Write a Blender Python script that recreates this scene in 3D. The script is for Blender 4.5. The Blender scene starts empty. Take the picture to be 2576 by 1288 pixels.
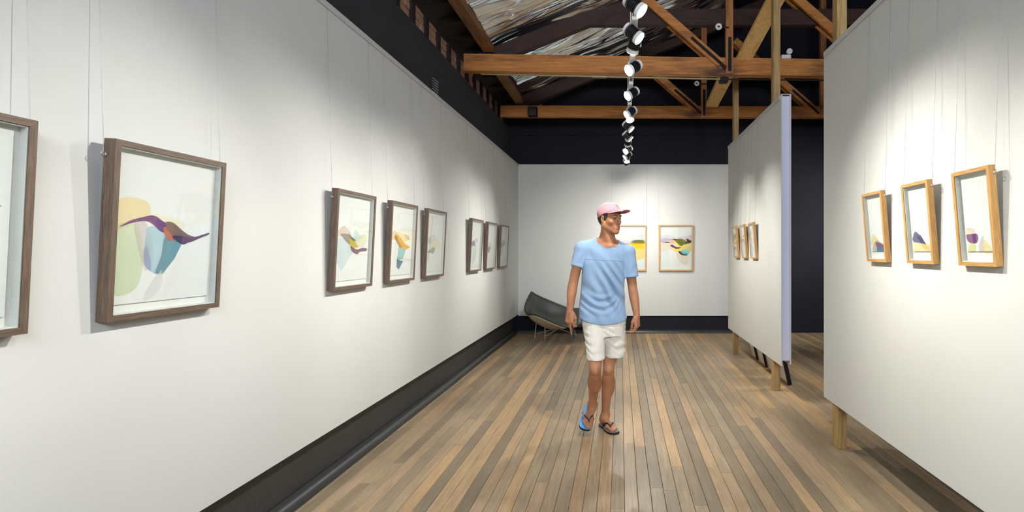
import bpy, bmesh, math, random
import numpy as np
from mathutils import Vector, Matrix, Euler
from mathutils.geometry import tessellate_polygon

random.seed(7)
SC = bpy.context.scene
COL = SC.collection
R = math.radians

# ------------------------------------------------------------------ camera, world, exposure
F_PX, CX, CY, CAM_H = 1320.0, 1562.0, 632.0, 1.45      # focal length and optical axis in pixels of the 2576x1288 frame
cam_d = bpy.data.cameras.new('camera')
cam = bpy.data.objects.new('camera', cam_d)
COL.objects.link(cam)
cam.location = (0, 0, CAM_H)
cam.rotation_euler = (R(90), 0, 0)
cam_d.sensor_width = 36.0
cam_d.lens = 36.0 * F_PX / 2576.0
cam_d.shift_x = (1288 - CX) / 2576.0
cam_d.shift_y = (CY - 644) / 2576.0
cam_d.clip_start = 0.05
SC.camera = cam

world = bpy.data.worlds.new('world')
SC.world = world
world.use_nodes = True
world.node_tree.nodes['Background'].inputs['Color'].default_value = (0.9, 0.95, 1.0, 1)
world.node_tree.nodes['Background'].inputs['Strength'].default_value = 0.02

SC.view_settings.view_transform = 'Standard'
SC.view_settings.look = 'None'
SC.view_settings.gamma = 1.0
SC.view_settings.use_curve_mapping = False
SC.view_settings.exposure = 0.0
SC.cycles.use_denoising = True
SC.cycles.max_bounces = 10
SC.cycles.diffuse_bounces = 6
SC.cycles.sample_clamp_indirect = 6.0

SPOT_W = 196.0            # watts of one track spotlight
SPOT_COL = (1.0, 0.975, 0.93)


def at(px, py, y):
    """World point at depth y that the photograph shows at pixel px, py (used once, to measure the room)."""
    return Vector(((px - CX) * y / F_PX, y, CAM_H - (py - CY) * y / F_PX))


# cool daylight from a high window behind the camera (outside the picture)
dl = bpy.data.lights.new('entrance_daylight', 'AREA')
dl.shape = 'RECTANGLE'; dl.size = 4.4; dl.size_y = 1.3; dl.energy = 420; dl.color = (0.82, 0.88, 1.0)
dlo = bpy.data.objects.new('entrance_daylight', dl)
COL.objects.link(dlo)
dlo.location = (1.0, -3.0, 3.4); dlo.rotation_euler = (R(80), 0, 0)


# ------------------------------------------------------------------ small helpers
def empty(name, loc=(0, 0, 0), rot=(0, 0, 0), parent=None):
    o = bpy.data.objects.new(name, None)
    COL.objects.link(o)
    o.location = loc
    o.rotation_euler = rot
    o.empty_display_size = 0.05
    if parent:
        o.parent = parent
    return o


def tag(o, label=None, cat=None, group=None, kind=None):
    if label: o['label'] = label
    if cat: o['category'] = cat
    if group: o['group'] = group
    if kind: o['kind'] = kind
    return o


class MB:
    """Collects simple shapes and links them as one mesh object."""
    def __init__(self):
        self.v, self.f, self.m, self.s = [], [], [], []

    def poly(self, pts, faces, mi=0, smooth=False):
        b = len(self.v)
        self.v += [tuple(p) for p in pts]
        for f in faces:
            self.f.append([b + i for i in f]); self.m.append(mi); self.s.append(smooth)
        return self

    def box(self, x0, x1, y0, y1, z0, z1, mi=0):
        p = [(x0, y0, z0), (x1, y0, z0), (x1, y1, z0), (x0, y1, z0), (x0, y0, z1), (x1, y0, z1), (x1, y1, z1), (x0, y1, z1)]
        return self.poly(p, [(0, 3, 2, 1), (4, 5, 6, 7), (0, 1, 5, 4), (1, 2, 6, 5), (2, 3, 7, 6), (3, 0, 4, 7)], mi)

    def cbox(self, x0, x1, y0, y1, z0, z1, c, mi=0):
        """Box with its edges chamfered by c."""
        pts, idx = [], {}
        xs, ys, zs = (x0, x1), (y0, y1), (z0, z1)
        for i in (0, 1):
            for j in (0, 1):
                for k in (0, 1):
                    sx, sy, sz = (1, -1)[i], (1, -1)[j], (1, -1)[k]
                    for a in range(3):
                        p = [xs[i] + sx * c, ys[j] + sy * c, zs[k] + sz * c]
                        p[a] = (xs, ys, zs)[a][(i, j, k)[a]]
                        idx[(i, j, k, a)] = len(pts); pts.append(p)
        fs = []
        for a in range(3):
            o = [b for b in range(3) if b != a]
            for s in (0, 1):
                q = []
                for (u, w) in ((0, 0), (1, 0), (1, 1), (0, 1)):
                    t = [0, 0, 0]; t[a] = s; t[o[0]] = u; t[o[1]] = w
                    q.append(idx[(*t, a)])
                fs.append(q)
            for u in (0, 1):
                for w in (0, 1):
                    t0 = [0, 0, 0]; t1 = [0, 0, 0]
                    t0[o[0]] = t1[o[0]] = u; t0[o[1]] = t1[o[1]] = w; t1[a] = 1
                    fs.append([idx[(*t0, o[0])], idx[(*t1, o[0])], idx[(*t1, o[1])], idx[(*t0, o[1])]])
        for i in (0, 1):
            for j in (0, 1):
                for k in (0, 1):
                    fs.append([idx[(i, j, k, a)] for a in range(3)])
        return self.poly(pts, fs, mi)

    def beam(self, a, b, w, h, up=(0, 0, 1), mi=0):
        """Rectangular bar from a to b, w wide sideways, h along up."""
        a, b = Vector(a), Vector(b)
        d = (b - a).normalized()
        s = d.cross(Vector(up)).normalized()
        u = s.cross(d).normalized()
        p = []
        for q in (a, b):
            for (i, j) in ((-1, -1), (1, -1), (1, 1), (-1, 1)):
                p.append(q + s * (i * w / 2) + u * (j * h / 2))
        return self.poly(p, [(0, 1, 2, 3), (7, 6, 5, 4), (0, 4, 5, 1), (1, 5, 6, 2), (2, 6, 7, 3), (3, 7, 4, 0)], mi)

    def cyl(self, a, b, r0, r1=None, n=16, mi=0, caps=True, smooth=True):
        a, b = Vector(a), Vector(b)
        r1 = r0 if r1 is None else r1
        d = (b - a).normalized()
        s = d.orthogonal().normalized()
        u = d.cross(s)
        p = []
        for (q, r) in ((a, r0), (b, r1)):
            for i in range(n):
                t = 2 * math.pi * i / n
                p.append(q + s * (r * math.cos(t)) + u * (r * math.sin(t)))
        self.poly(p, [(i, (i + 1) % n, n + (i + 1) % n, n + i) for i in range(n)], mi, smooth)
        if caps:
            self.poly(p[:n], [list(range(n - 1, -1, -1))], mi)
            self.poly(p[n:], [list(range(n))], mi)
        return self

    def tube(self, pts, r, n=8, mi=0, closed=False):
        pts = [Vector(p) for p in pts]
        rs = r if isinstance(r, (list, tuple)) else [r] * len(pts)
        rings, s = [], None
        N = len(pts)
        for i, p in enumerate(pts):
            a = pts[(i - 1) % N] if (closed or i > 0) else p
            b = pts[(i + 1) % N] if (closed or i < N - 1) else p
            d = (b - a).normalized()
            s = d.orthogonal().normalized() if s is None else (s - d * s.dot(d)).normalized()
            u = d.cross(s)
            rings.append([p + s * (rs[i] * math.cos(2 * math.pi * k / n)) + u * (rs[i] * math.sin(2 * math.pi * k / n)) for k in range(n)])
        v = [q for g in rings for q in g]
        fs = []
        for i in range(N if closed else N - 1):
            j = (i + 1) % N
            for k in range(n):
                fs.append((i * n + k, i * n + (k + 1) % n, j * n + (k + 1) % n, j * n + k))
        self.poly(v, fs, mi, True)
        if not closed:
            self.poly(rings[0], [list(range(n - 1, -1, -1))], mi)
            self.poly(rings[-1], [list(range(n))], mi)
        return self

    def build(self, name, mats, parent=None, fix=False):
        me = bpy.data.meshes.new(name)
        me.from_pydata([tuple(p) for p in self.v], [], self.f)
        mats = mats if isinstance(mats, (list, tuple)) else [mats]
        for m in mats:
            me.materials.append(m)
        me.polygons.foreach_set('material_index', self.m)
        me.polygons.foreach_set('use_smooth', self.s)
        if fix:
            bm = bmesh.new(); bm.from_mesh(me)
            bmesh.ops.remove_doubles(bm, verts=bm.verts, dist=1e-6)
            bmesh.ops.recalc_face_normals(bm, faces=bm.faces)
            bm.to_mesh(me); bm.free()
        me.update()
        o = bpy.data.objects.new(name, me)
        COL.objects.link(o)
        if parent:
            o.parent = parent
        return o


def np_mesh(name, V, Fq, mats, parent=None, smooth=True):
    me = bpy.data.meshes.new(name)
    me.from_pydata(V.tolist(), [], Fq.tolist())
    for m in (mats if isinstance(mats, (list, tuple)) else [mats]):
        me.materials.append(m)
    if smooth:
        me.polygons.foreach_set('use_smooth', [True] * len(me.polygons))
    me.update()
    o = bpy.data.objects.new(name, me)
    COL.objects.link(o)
    if parent:
        o.parent = parent
    return o


def copy_tree(o, parent=None):
    c = o.copy()
    COL.objects.link(c)
    if parent:
        c.parent = parent
    for ch in list(o.children):
        copy_tree(ch, c)
    return c


# ------------------------------------------------------------------ materials
def srgb(r, g, b):
    f = lambda c: (c / 255 / 12.92) if c / 255 <= 0.04045 else ((c / 255 + 0.055) / 1.055) ** 2.4
    return (f(r), f(g), f(b), 1.0)


def new_mat(name):
    m = bpy.data.materials.new(name)
    m.use_nodes = True
    return m, m.node_tree.nodes, m.node_tree.links, m.node_tree.nodes['Principled BSDF']


def plain(name, col, rough=0.6, metal=0.0, bump=0.0, bscale=60, var=0.0, vscale=6, spec=0.5, coord='Object'):
    m, N, L, B = new_mat(name)
    B.inputs['Base Color'].default_value = col
    B.inputs['Roughness'].default_value = rough
    B.inputs['Metallic'].default_value = metal
    B.inputs['Specular IOR Level'].default_value = spec
    tc = N.new('ShaderNodeTexCoord')
    if var > 0:
        n = N.new('ShaderNodeTexNoise'); n.inputs['Scale'].default_value = vscale; n.inputs['Detail'].default_value = 4
        mx = N.new('ShaderNodeMix'); mx.data_type = 'RGBA'
        mx.inputs['A'].default_value = [c * (1 - var) for c in col[:3]] + [1]
        mx.inputs['B'].default_value = [min(1, c * (1 + var)) for c in col[:3]] + [1]
        L.new(tc.outputs[coord], n.inputs['Vector'])
        L.new(n.outputs['Fac'], mx.inputs['Factor'])
        L.new(mx.outputs['Result'], B.inputs['Base Color'])
    if bump > 0:
        n2 = N.new('ShaderNodeTexNoise'); n2.inputs['Scale'].default_value = bscale; n2.inputs['Detail'].default_value = 5
        bp = N.new('ShaderNodeBump'); bp.inputs['Strength'].default_value = bump; bp.inputs['Distance'].default_value = 0.01
        L.new(tc.outputs[coord], n2.inputs['Vector'])
        L.new(n2.outputs['Fac'], bp.inputs['Height'])
        L.new(bp.outputs['Normal'], B.inputs['Normal'])
    return m


def wood(name, c1, c2, stretch=(30, 2, 30), rough=0.5, dark=None, dscale=(3, 0.6, 3), bump=0.15, knots=False):
    """Grain stretched along one axis; dark adds broad stains."""
    m, N, L, B = new_mat(name)
    B.inputs['Roughness'].default_value = rough
    tc = N.new('ShaderNodeTexCoord')
    mp = N.new('ShaderNodeMapping'); mp.inputs['Scale'].default_value = stretch
    L.new(tc.outputs['Object'], mp.inputs['Vector'])
    n = N.new('ShaderNodeTexNoise'); n.inputs['Scale'].default_value = 2.2; n.inputs['Detail'].default_value = 6; n.inputs['Roughness'].default_value = 0.65
    L.new(mp.outputs['Vector'], n.inputs['Vector'])
    cr = N.new('ShaderNodeValToRGB')
    cr.color_ramp.elements[0].position = 0.3; cr.color_ramp.elements[0].color = c1
    cr.color_ramp.elements[1].position = 0.72; cr.color_ramp.elements[1].color = c2
    L.new(n.outputs['Fac'], cr.inputs['Fac'])
    out = cr.outputs['Color']
    if dark:
        mp2 = N.new('ShaderNodeMapping'); mp2.inputs['Scale'].default_value = dscale
        L.new(tc.outputs['Object'], mp2.inputs['Vector'])
        n3 = N.new('ShaderNodeTexNoise'); n3.inputs['Scale'].default_value = 1.0; n3.inputs['Detail'].default_value = 5
        L.new(mp2.outputs['Vector'], n3.inputs['Vector'])
        r3 = N.new('ShaderNodeValToRGB')
        r3.color_ramp.elements[0].position = 0.52; r3.color_ramp.elements[1].position = 0.75
        L.new(n3.outputs['Fac'], r3.inputs['Fac'])
        mx = N.new('ShaderNodeMix'); mx.data_type = 'RGBA'
        L.new(r3.outputs['Color'], mx.inputs['Factor'])
        L.new(out, mx.inputs['A']); mx.inputs['B'].default_value = dark
        out = mx.outputs['Result']
    L.new(out, B.inputs['Base Color'])
    bp = N.new('ShaderNodeBump'); bp.inputs['Strength'].default_value = bump; bp.inputs['Distance'].default_value = 0.004
    L.new(n.outputs['Fac'], bp.inputs['Height'])
    L.new(bp.outputs['Normal'], B.inputs['Normal'])
    return m


M = {}
M['white_wall'] = plain('white_wall_paint', srgb(197, 198, 193), 0.75, bump=0.05, bscale=180, spec=0.25)
M['white_sheet'] = plain('white_panel_paint', srgb(197, 197, 190), 0.75, bump=0.03, bscale=200, spec=0.25)
M['rail_white'] = plain('rail_white', srgb(190, 190, 188), 0.5)
M['edge_white'] = plain('panel_edge_daylight_tint', srgb(206, 207, 228), 0.7)  # white board; the lilac puts the cool daylight on it into the colour
M['black_wall'] = plain('black_wall_paint', srgb(46, 48, 51), 0.7, bump=0.5, bscale=16, var=0.35, vscale=2.5, spec=0.3)
M['navy_wall'] = plain('blue_black_paint', srgb(21, 22, 32), 0.75, bump=0.1, bscale=30, spec=0.25)
M['skirting'] = plain('black_skirting_paint', srgb(46, 45, 44), 0.5, bump=0.3, bscale=40, var=0.25, vscale=5)
M['moulding'] = plain('moulding_black_gloss', srgb(44, 46, 46), 0.32, bump=0.12, bscale=30)
M['dark_timber'] = wood('dark_red_timber', srgb(34, 18, 11), srgb(70, 38, 22), (2, 26, 26), 0.65, srgb(14, 9, 8))
M['nearblack_timber'] = wood('brown_black_timber', srgb(20, 14, 12), srgb(40, 27, 21), (26, 26, 2), 0.8)  # very dark brown wood; on the roof boards it carries the shade
M['truss'] = wood('orange_brown_timber', srgb(164, 98, 40), srgb(216, 146, 68), (1.6, 24, 24), 0.6, srgb(62, 34, 18), (1.2, 5, 5))
M['truss_v'] = wood('orange_brown_timber_upright', srgb(146, 88, 42), srgb(196, 130, 66), (24, 24, 1.6), 0.6, srgb(48, 29, 18), (5, 5, 1.2))
M['plate'] = wood('brown_plate_timber', srgb(96, 64, 32), srgb(150, 106, 56), (24, 1.6, 24), 0.65, srgb(60, 36, 22), (5, 1.2, 5))
M['pine'] = wood('pale_pine_post', srgb(134, 104, 58), srgb(190, 156, 98), (34, 34, 1.8), 0.6, srgb(104, 74, 40), (8, 8, 1.5))
M['pine_brace'] = wood('yellow_pine_brace', srgb(206, 158, 90), srgb(240, 200, 130), (12, 12, 1.5), 0.6, srgb(166, 118, 62), (5, 5, 1.5))
M['iron'] = plain('rusty_black_iron', srgb(30, 24, 20), 0.7, 0.3, bump=0.4, bscale=60, var=0.4, vscale=20)
M['galv'] = plain('galvanised_rod', srgb(150, 140, 104), 0.45, 0.6, var=0.2)
M['track'] = plain('track_white', srgb(214, 214, 210), 0.4)
M['lamp_white'] = plain('lamp_white_enamel', srgb(228, 228, 226), 0.35)
M['lamp_black'] = plain('lamp_black_fins', srgb(24, 26, 28), 0.45)
M['steel'] = plain('wire_steel', srgb(150, 150, 148), 0.4, 0.6)
M['chrome'] = plain('bright_steel', srgb(225, 225, 222), 0.18, 1.0)
M['walnut_x'] = wood('walnut_frame_x', srgb(66, 52, 42), srgb(116, 96, 78), (5, 90, 90), 0.5)
M['walnut_z'] = wood('walnut_frame_z', srgb(66, 52, 42), srgb(116, 96, 78), (90, 90, 5), 0.5)
M['oak_x'] = wood('oak_frame_x', srgb(158, 112, 54), srgb(204, 158, 92), (6, 90, 90), 0.45)
M['oak_z'] = wood('oak_frame_z', srgb(158, 112, 54), srgb(204, 158, 92), (90, 90, 6), 0.45)
M['mat_board'] = plain('mat_board_white', srgb(216, 216, 210), 0.8, spec=0.2)
M['liner'] = plain('frame_liner_white', srgb(208, 210, 204), 0.7, spec=0.2)
M['paper'] = plain('print_paper', srgb(216, 217, 213), 0.85, bump=0.04, bscale=300, spec=0.2)
M['brick'] = plain('old_brick', srgb(168, 128, 104), 0.9, bump=0.5, bscale=50, var=0.35, vscale=14)
M['mortar'] = plain('mortar', srgb(96, 84, 74), 0.95, bump=0.4, bscale=60)
M['leather'] = plain('charcoal_leather', srgb(58, 60, 58), 0.36, bump=0.08, bscale=90, var=0.12, vscale=9)
M['shell_beige'] = plain('beige_shell', srgb(176, 160, 128), 0.45, var=0.06)
M['black_plastic'] = plain('black_plastic', srgb(10, 11, 14), 0.45, spec=0.3)
M['under'] = plain('floor_gap_dark', srgb(34, 26, 18), 0.95)
M['concrete_floor'] = plain('unseen_floor_boards', srgb(120, 100, 76), 0.6)


def lens_mat():
    m, N, L, B = new_mat('lit_lens')
    B.inputs['Base Color'].default_value = (1, 1, 1, 1)
    B.inputs['Emission Color'].default_value = (0.93, 0.97, 1.0, 1)
    B.inputs['Emission Strength'].default_value = 60.0
    return m


M['lens'] = lens_mat()


def glass_mat():
    """Thin picture glass: clear, with a Fresnel mirror reflection."""
    m, N, L, B = new_mat('picture_glass')
    N.remove(B)
    out = N['Material Output']
    t = N.new('ShaderNodeBsdfTransparent'); t.inputs['Color'].default_value = (0.97, 0.98, 0.975, 1)
    g = N.new('ShaderNodeBsdfGlossy'); g.inputs['Roughness'].default_value = 0.0
    ge = N.new('ShaderNodeNewGeometry')                 # Schlick reflectance, the same from both faces of the pane
    dt = N.new('ShaderNodeVectorMath'); dt.operation = 'DOT_PRODUCT'
    L.new(ge.outputs['Normal'], dt.inputs[0]); L.new(ge.outputs['Incoming'], dt.inputs[1])
    def mth(op, a, b=None):
        n = N.new('ShaderNodeMath'); n.operation = op
        for i, q in enumerate((a, b)):
            if q is None: continue
            if isinstance(q, (int, float)): n.inputs[i].default_value = q
            else: L.new(q, n.inputs[i])
        return n.outputs[0]
    c = mth('ABSOLUTE', dt.outputs['Value'])
    f = mth('ADD', mth('MULTIPLY', mth('POWER', mth('SUBTRACT', 1.0, c), 5.0), 0.95), 0.045)
    mx = N.new('ShaderNodeMixShader')
    L.new(f, mx.inputs['Fac'])
    L.new(t.outputs['BSDF'], mx.inputs[1]); L.new(g.outputs['BSDF'], mx.inputs[2])
    L.new(mx.outputs['Shader'], out.inputs['Surface'])
    return m


M['glass'] = glass_mat()


def floor_mat():
    m, N, L, B = new_mat('worn_hardwood_board')
    tc = N.new('ShaderNodeNewGeometry')
    oi = N.new('ShaderNodeObjectInfo')
    cmb = N.new('ShaderNodeCombineXYZ')
    k = N.new('ShaderNodeMath'); k.operation = 'MULTIPLY'; k.inputs[1].default_value = 37.0
    L.new(oi.outputs['Random'], k.inputs[0]); L.new(k.outputs[0], cmb.inputs['Z']); L.new(k.outputs[0], cmb.inputs['Y'])
    add = N.new('ShaderNodeVectorMath'); add.operation = 'ADD'
    L.new(tc.outputs['Position'], add.inputs[0]); L.new(cmb.outputs[0], add.inputs[1])
    mp = N.new('ShaderNodeMapping'); mp.inputs['Scale'].default_value = (42, 2.2, 1)
    L.new(add.outputs[0], mp.inputs['Vector'])
    grain = N.new('ShaderNodeTexNoise'); grain.inputs['Scale'].default_value = 1.6; grain.inputs['Detail'].default_value = 7; grain.inputs['Roughness'].default_value = 0.68
    L.new(mp.outputs[0], grain.inputs['Vector'])
    tone = N.new('ShaderNodeValToRGB')               # one tone per board
    e = tone.color_ramp.elements
    e[0].position = 0.0; e[0].color = srgb(150, 135, 112)
    e[1].position = 1.0; e[1].color = srgb(218, 184, 136)
    for p, c in ((0.18, (164, 146, 119)), (0.4, (179, 159, 130)), (0.62, (187, 164, 133)), (0.82, (200, 170, 132)), (0.93, (212, 176, 130))):
        q = e.new(p); q.color = srgb(*c)
    L.new(oi.outputs['Random'], tone.inputs['Fac'])
    gr = N.new('ShaderNodeValToRGB')
    gr.color_ramp.elements[0].position = 0.22; gr.color_ramp.elements[0].color = (0.54, 0.525, 0.50, 1)
    gr.color_ramp.elements[1].position = 0.8; gr.color_ramp.elements[1].color = (1.08, 1.06, 1.02, 1)
    L.new(grain.outputs['Fac'], gr.inputs['Fac'])
    mul = N.new('ShaderNodeMix'); mul.data_type = 'RGBA'; mul.blend_type = 'MULTIPLY'; mul.inputs['Factor'].default_value = 1.0
    L.new(tone.outputs['Color'], mul.inputs['A']); L.new(gr.outputs['Color'], mul.inputs['B'])
    # old stains and wear over several boards
    st = N.new('ShaderNodeTexNoise'); st.inputs['Scale'].default_value = 1.0; st.inputs['Detail'].default_value = 6; st.inputs['Roughness'].default_value = 0.6
    mp2 = N.new('ShaderNodeMapping'); mp2.inputs['Scale'].default_value = (2.6, 1.1, 1)
    L.new(tc.outputs['Position'], mp2.inputs['Vector']); L.new(mp2.outputs[0], st.inputs['Vector'])
    sr = N.new('ShaderNodeValToRGB')
    sr.color_ramp.elements[0].position = 0.3; sr.color_ramp.elements[0].color = (0.62, 0.60, 0.58, 1)
    sr.color_ramp.elements[1].position = 0.62; sr.color_ramp.elements[1].color = (1.06, 1.05, 1.03, 1)
    L.new(st.outputs['Fac'], sr.inputs['Fac'])
    mul2 = N.new('ShaderNodeMix'); mul2.data_type = 'RGBA'; mul2.blend_type = 'MULTIPLY'; mul2.inputs['Factor'].default_value = 0.8
    L.new(mul.outputs['Result'], mul2.inputs['A']); L.new(sr.outputs['Color'], mul2.inputs['B'])
    L.new(mul2.outputs['Result'], B.inputs['Base Color'])
    rr = N.new('ShaderNodeMapRange'); rr.inputs['To Min'].default_value = 0.26; rr.inputs['To Max'].default_value = 0.46
    L.new(grain.outputs['Fac'], rr.inputs['Value']); L.new(rr.outputs[0], B.inputs['Roughness'])
    bp = N.new('ShaderNodeBump'); bp.inputs['Strength'].default_value = 0.2; bp.inputs['Distance'].default_value = 0.003
    L.new(grain.outputs['Fac'], bp.inputs['Height']); L.new(bp.outputs['Normal'], B.inputs['Normal'])
    return m


M['board'] = floor_mat()


def foil_mat():
    m, N, L, B = new_mat('foil_sarking')
    B.inputs['Base Color'].default_value = (0.76, 0.85, 0.96, 1)
    B.inputs['Metallic'].default_value = 1.0
    B.inputs['Roughness'].default_value = 0.16
    return m


M['foil'] = foil_mat()
# ------------------------------------------------------------------ room shell
WL, WR, YB = -1.82, 1.57, 9.30          # white lining left, display panels right, back lining
TOP, BOT = 2.985, 0.325                 # white linings
X_FAR, Y_REAR = 5.6, -3.2


def S(o):
    o['kind'] = 'structure'
    return o


# floor: every visible board is an object of its own
floor = S(MB().box(-2.3, X_FAR + 0.3, 2.2, YB + 0.4, -0.12, -0.022).build('floor', M['under']))
MB().box(-2.3, X_FAR + 0.3, Y_REAR - 0.3, 2.2, -0.12, 0.0).build('rear_floor', M['concrete_floor'], floor)
BW, GAP = 0.0792, 0.0022
rb = random.Random(11)
x = -1.88
nboards = 0
while x < 3.75:
    y = 2.2 - rb.random() * 1.2
    while y < YB + 0.05:
        ln = rb.uniform(1.3, 3.6)
        y0, y1 = max(y, 2.2), min(y + ln, YB + 0.06)
        if YB + 0.06 - y1 < 0.5:
            y1 = YB + 0.06
        if y1 - y0 > 0.1:
            dz = rb.uniform(-0.0009, 0.0)
            xa, xb, c = x + GAP / 2, x + BW - GAP / 2, 0.0014
            ya, yb = y0 + 0.0008, y1 - 0.0008
            t, b = dz, -0.022
            p = [(xa, ya, b), (xb, ya, b), (xb, yb, b), (xa, yb, b), (xa, ya, t - c), (xb, ya, t - c), (xb, yb, t - c), (xa, yb, t - c),
                 (xa + c, ya + c, t), (xb - c, ya + c, t), (xb - c, yb - c, t), (xa + c, yb - c, t)]
            f = [(8, 9, 10, 11), (4, 5, 9, 8), (5, 6, 10, 9), (6, 7, 11, 10), (7, 4, 8, 11), (0, 1, 5, 4), (1, 2, 6, 5), (2, 3, 7, 6), (3, 0, 4, 7)]
            MB().poly(p, f).build('floorboard', M['board'], floor)
            nboards += 1
        y = y + ln if y1 < YB + 0.06 else 99
    x += BW
MB().box(3.75, X_FAR + 0.2, 2.2, YB + 0.06, -0.022, 0.0).build('side_floor', M['concrete_floor'], floor)

# left wall: white lining standing proud of a black masonry wall
wall_left = S(MB().box(WL - 0.02, WL, Y_REAR, YB + 0.02, BOT, TOP).build('wall_left', M['white_wall']))
MB().box(-2.30, WL - 0.062, Y_REAR, YB + 0.1, 0.0, BOT + 0.2).build('lower_wall', M['skirting'], wall_left)
pr_ = [(-2.30, BOT + 0.2), (-1.955, BOT + 0.2), (-1.955, 3.60), (-2.03, 3.69), (-2.30, 3.69)]
MB().poly([(a, y_, b) for y_ in (Y_REAR, YB + 0.1) for a, b in pr_], [(0, 1, 2, 3, 4), (9, 8, 7, 6, 5)] + [(i, (i + 1) % 5, 5 + (i + 1) % 5, 5 + i) for i in range(5)]).build('bulkhead', M['black_wall'], wall_left, fix=True)
MB().box(-1.955, WL - 0.02, Y_REAR, YB + 0.02, TOP - 0.06, TOP - 0.02).build('batten', M['black_wall'], wall_left)
MB().box(WL, WL + 0.011, Y_REAR, YB - 0.001, TOP - 0.034, TOP + 0.004).build('picture_rail', M['rail_white'], wall_left)
MB().box(-2.35, -2.118, Y_REAR, YB + 0.1, 3.69, 4.12).build('mortar_bed', M['mortar'], wall_left)
rk = random.Random(5)
for i in range(23):                                  # brick nogging between dark studs above the bulkhead
    y = 3.30 + i * 0.26
    for c in range(4):
        z0 = 3.692 + c * 0.081
        off = 0.0 if c % 2 == 0 else 0.13
        ya, yb = y + off, y + off + 0.248
        MB().cbox(-2.14, -2.105 + rk.uniform(-0.004, 0.006), ya, yb, z0, z0 + 0.071, 0.004).build('brick', M['brick'], wall_left)
for i in range(17):
    y = 3.36 + i * 0.372
    MB().box(-2.11, -2.076, y, y + 0.085, 3.69, 4.13).build('stud', M['nearblack_timber'], wall_left)

# baseboard: half round moulding at the foot of the wall
def half_round(name, a, b, out, r, mat):
    mb = MB(); n = 10
    a, b, out = Vector(a), Vector(b), Vector(out)
    prof = [(0, 0), (r * 1.12, 0)] + [(r * 1.12 * math.cos(t), 0.006 + r * math.sin(t)) for t in [math.pi / 2 * k / n for k in range(n + 1)]]
    pts = [q + out * d + Vector((0, 0, h)) for q in (a, b) for d, h in prof]
    k = len(prof)
    mb.poly(pts, [(i, (i + 1) % k, k + (i + 1) % k, k + i) for i in range(k)], 0, True)
    mb.poly(pts[:k], [list(range(k))]); mb.poly(pts[k:], [list(range(k - 1, -1, -1))])
    return mb.build(name, mat)


S(half_round('baseboard_left', (WL - 0.062, Y_REAR, 0), (WL - 0.062, YB + 0.02, 0), (1, 0, 0), 0.058, M['moulding']))
S(half_round('baseboard_back', (WL - 0.05, YB + 0.03, 0), (2.05, YB + 0.03, 0), (0, -1, 0), 0.055, M['moulding']))

# back wall: white lining in front of a blue-black wall that runs on to the right
wall_back = S(MB().box(WL, 2.05, YB, YB + 0.02, BOT - 0.02, TOP).build('wall_back', M['white_wall']))
MB().box(-2.4, X_FAR + 0.3, YB + 0.03, YB + 0.3, 0, 6.6).build('dark_wall', M['navy_wall'], wall_back)
MB().box(WL + 0.012, 2.05, YB - 0.011, YB, TOP - 0.034, TOP + 0.004).build('picture_rail', M['rail_white'], wall_back)
MB().beam((-1.9, YB + 0.02, 3.52), (X_FAR, YB + 0.02, 3.52), 0.03, 0.03).build('ledge', M['navy_wall'], wall_back)
S(MB().box(X_FAR, X_FAR + 0.2, Y_REAR, YB + 0.3, 0, 6.6).build('wall_right', M['navy_wall']))
S(MB().box(-2.4, X_FAR + 0.2, Y_REAR - 0.2, Y_REAR, 0, 6.6).build('wall_front', M['white_wall']))

# roof: crumpled foil under the slope on the left, beyond it boards whose near-black colour stands for unlit roof
SLOPE = 0.40
roof_z = lambda X: 4.05 + SLOPE * (X + 1.6)


def vnoise(x, y, seed):
    rs = np.random.RandomState(seed)
    T = rs.rand(256, 256)
    xi, yi = np.floor(x).astype(int), np.floor(y).astype(int)
    fx, fy = x - xi, y - yi
    fx = fx * fx * (3 - 2 * fx); fy = fy * fy * (3 - 2 * fy)
    g = lambda a, b: T[a % 256, b % 256]
    return (g(xi, yi) * (1 - fx) + g(xi + 1, yi) * fx) * (1 - fy) + (g(xi, yi + 1) * (1 - fx) + g(xi + 1, yi + 1) * fx) * fy


nx, ny = 130, 1100
gx, gy = np.meshgrid(np.linspace(-1.66, 1.75, nx), np.linspace(2.6, YB + 0.02, ny), indexing='ij')
wy = gy + 0.22 * vnoise(gx * 1.1, gy * 1.4, 1) + 0.10 * (gx + 1.6) + 0.05 * vnoise(gx * 4, gy * 5, 2)
h = 0.09 * vnoise(gx * 0.7 + 3, wy * 2.6, 3)
for a, fx, fy, sd in ((0.060, 0.7, 5.5, 4), (0.036, 1.3, 11, 5), (0.0170, 2.0, 23, 6), (0.0060, 3.5, 47, 7)):
    n = vnoise(gx * fx, wy * fy, sd)
    h += a * (1 - np.abs(2 * n - 1)) * (0.35 + 1.1 * vnoise(gx * 1.5, gy * 2, sd + 20))
gz = 4.13 + SLOPE * (gx + 1.6) - h
V = np.stack([gx, gy, gz], -1).reshape(-1, 3)
ii = np.arange(nx * ny).reshape(nx, ny)
Q = np.stack([ii[:-1, :-1], ii[1:, :-1], ii[1:, 1:], ii[:-1, 1:]], -1).reshape(-1, 4)
ceiling = MB()
for (xa, xb) in ((-2.5, 4.0),):
    za, zb = 4.17 + SLOPE * (xa + 1.6), 4.17 + SLOPE * (xb + 1.6)
    ceiling.poly([(xa, Y_REAR - 0.2, za), (xb, Y_REAR - 0.2, zb), (xb, YB + 0.3, zb), (xa, YB + 0.3, za),
                  (xa, Y_REAR - 0.2, za + 0.1), (xb, Y_REAR - 0.2, zb + 0.1), (xb, YB + 0.3, zb + 0.1), (xa, YB + 0.3, za + 0.1)],
                 [(0, 3, 2, 1), (4, 5, 6, 7), (0, 1, 5, 4), (2, 3, 7, 6)])
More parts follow.
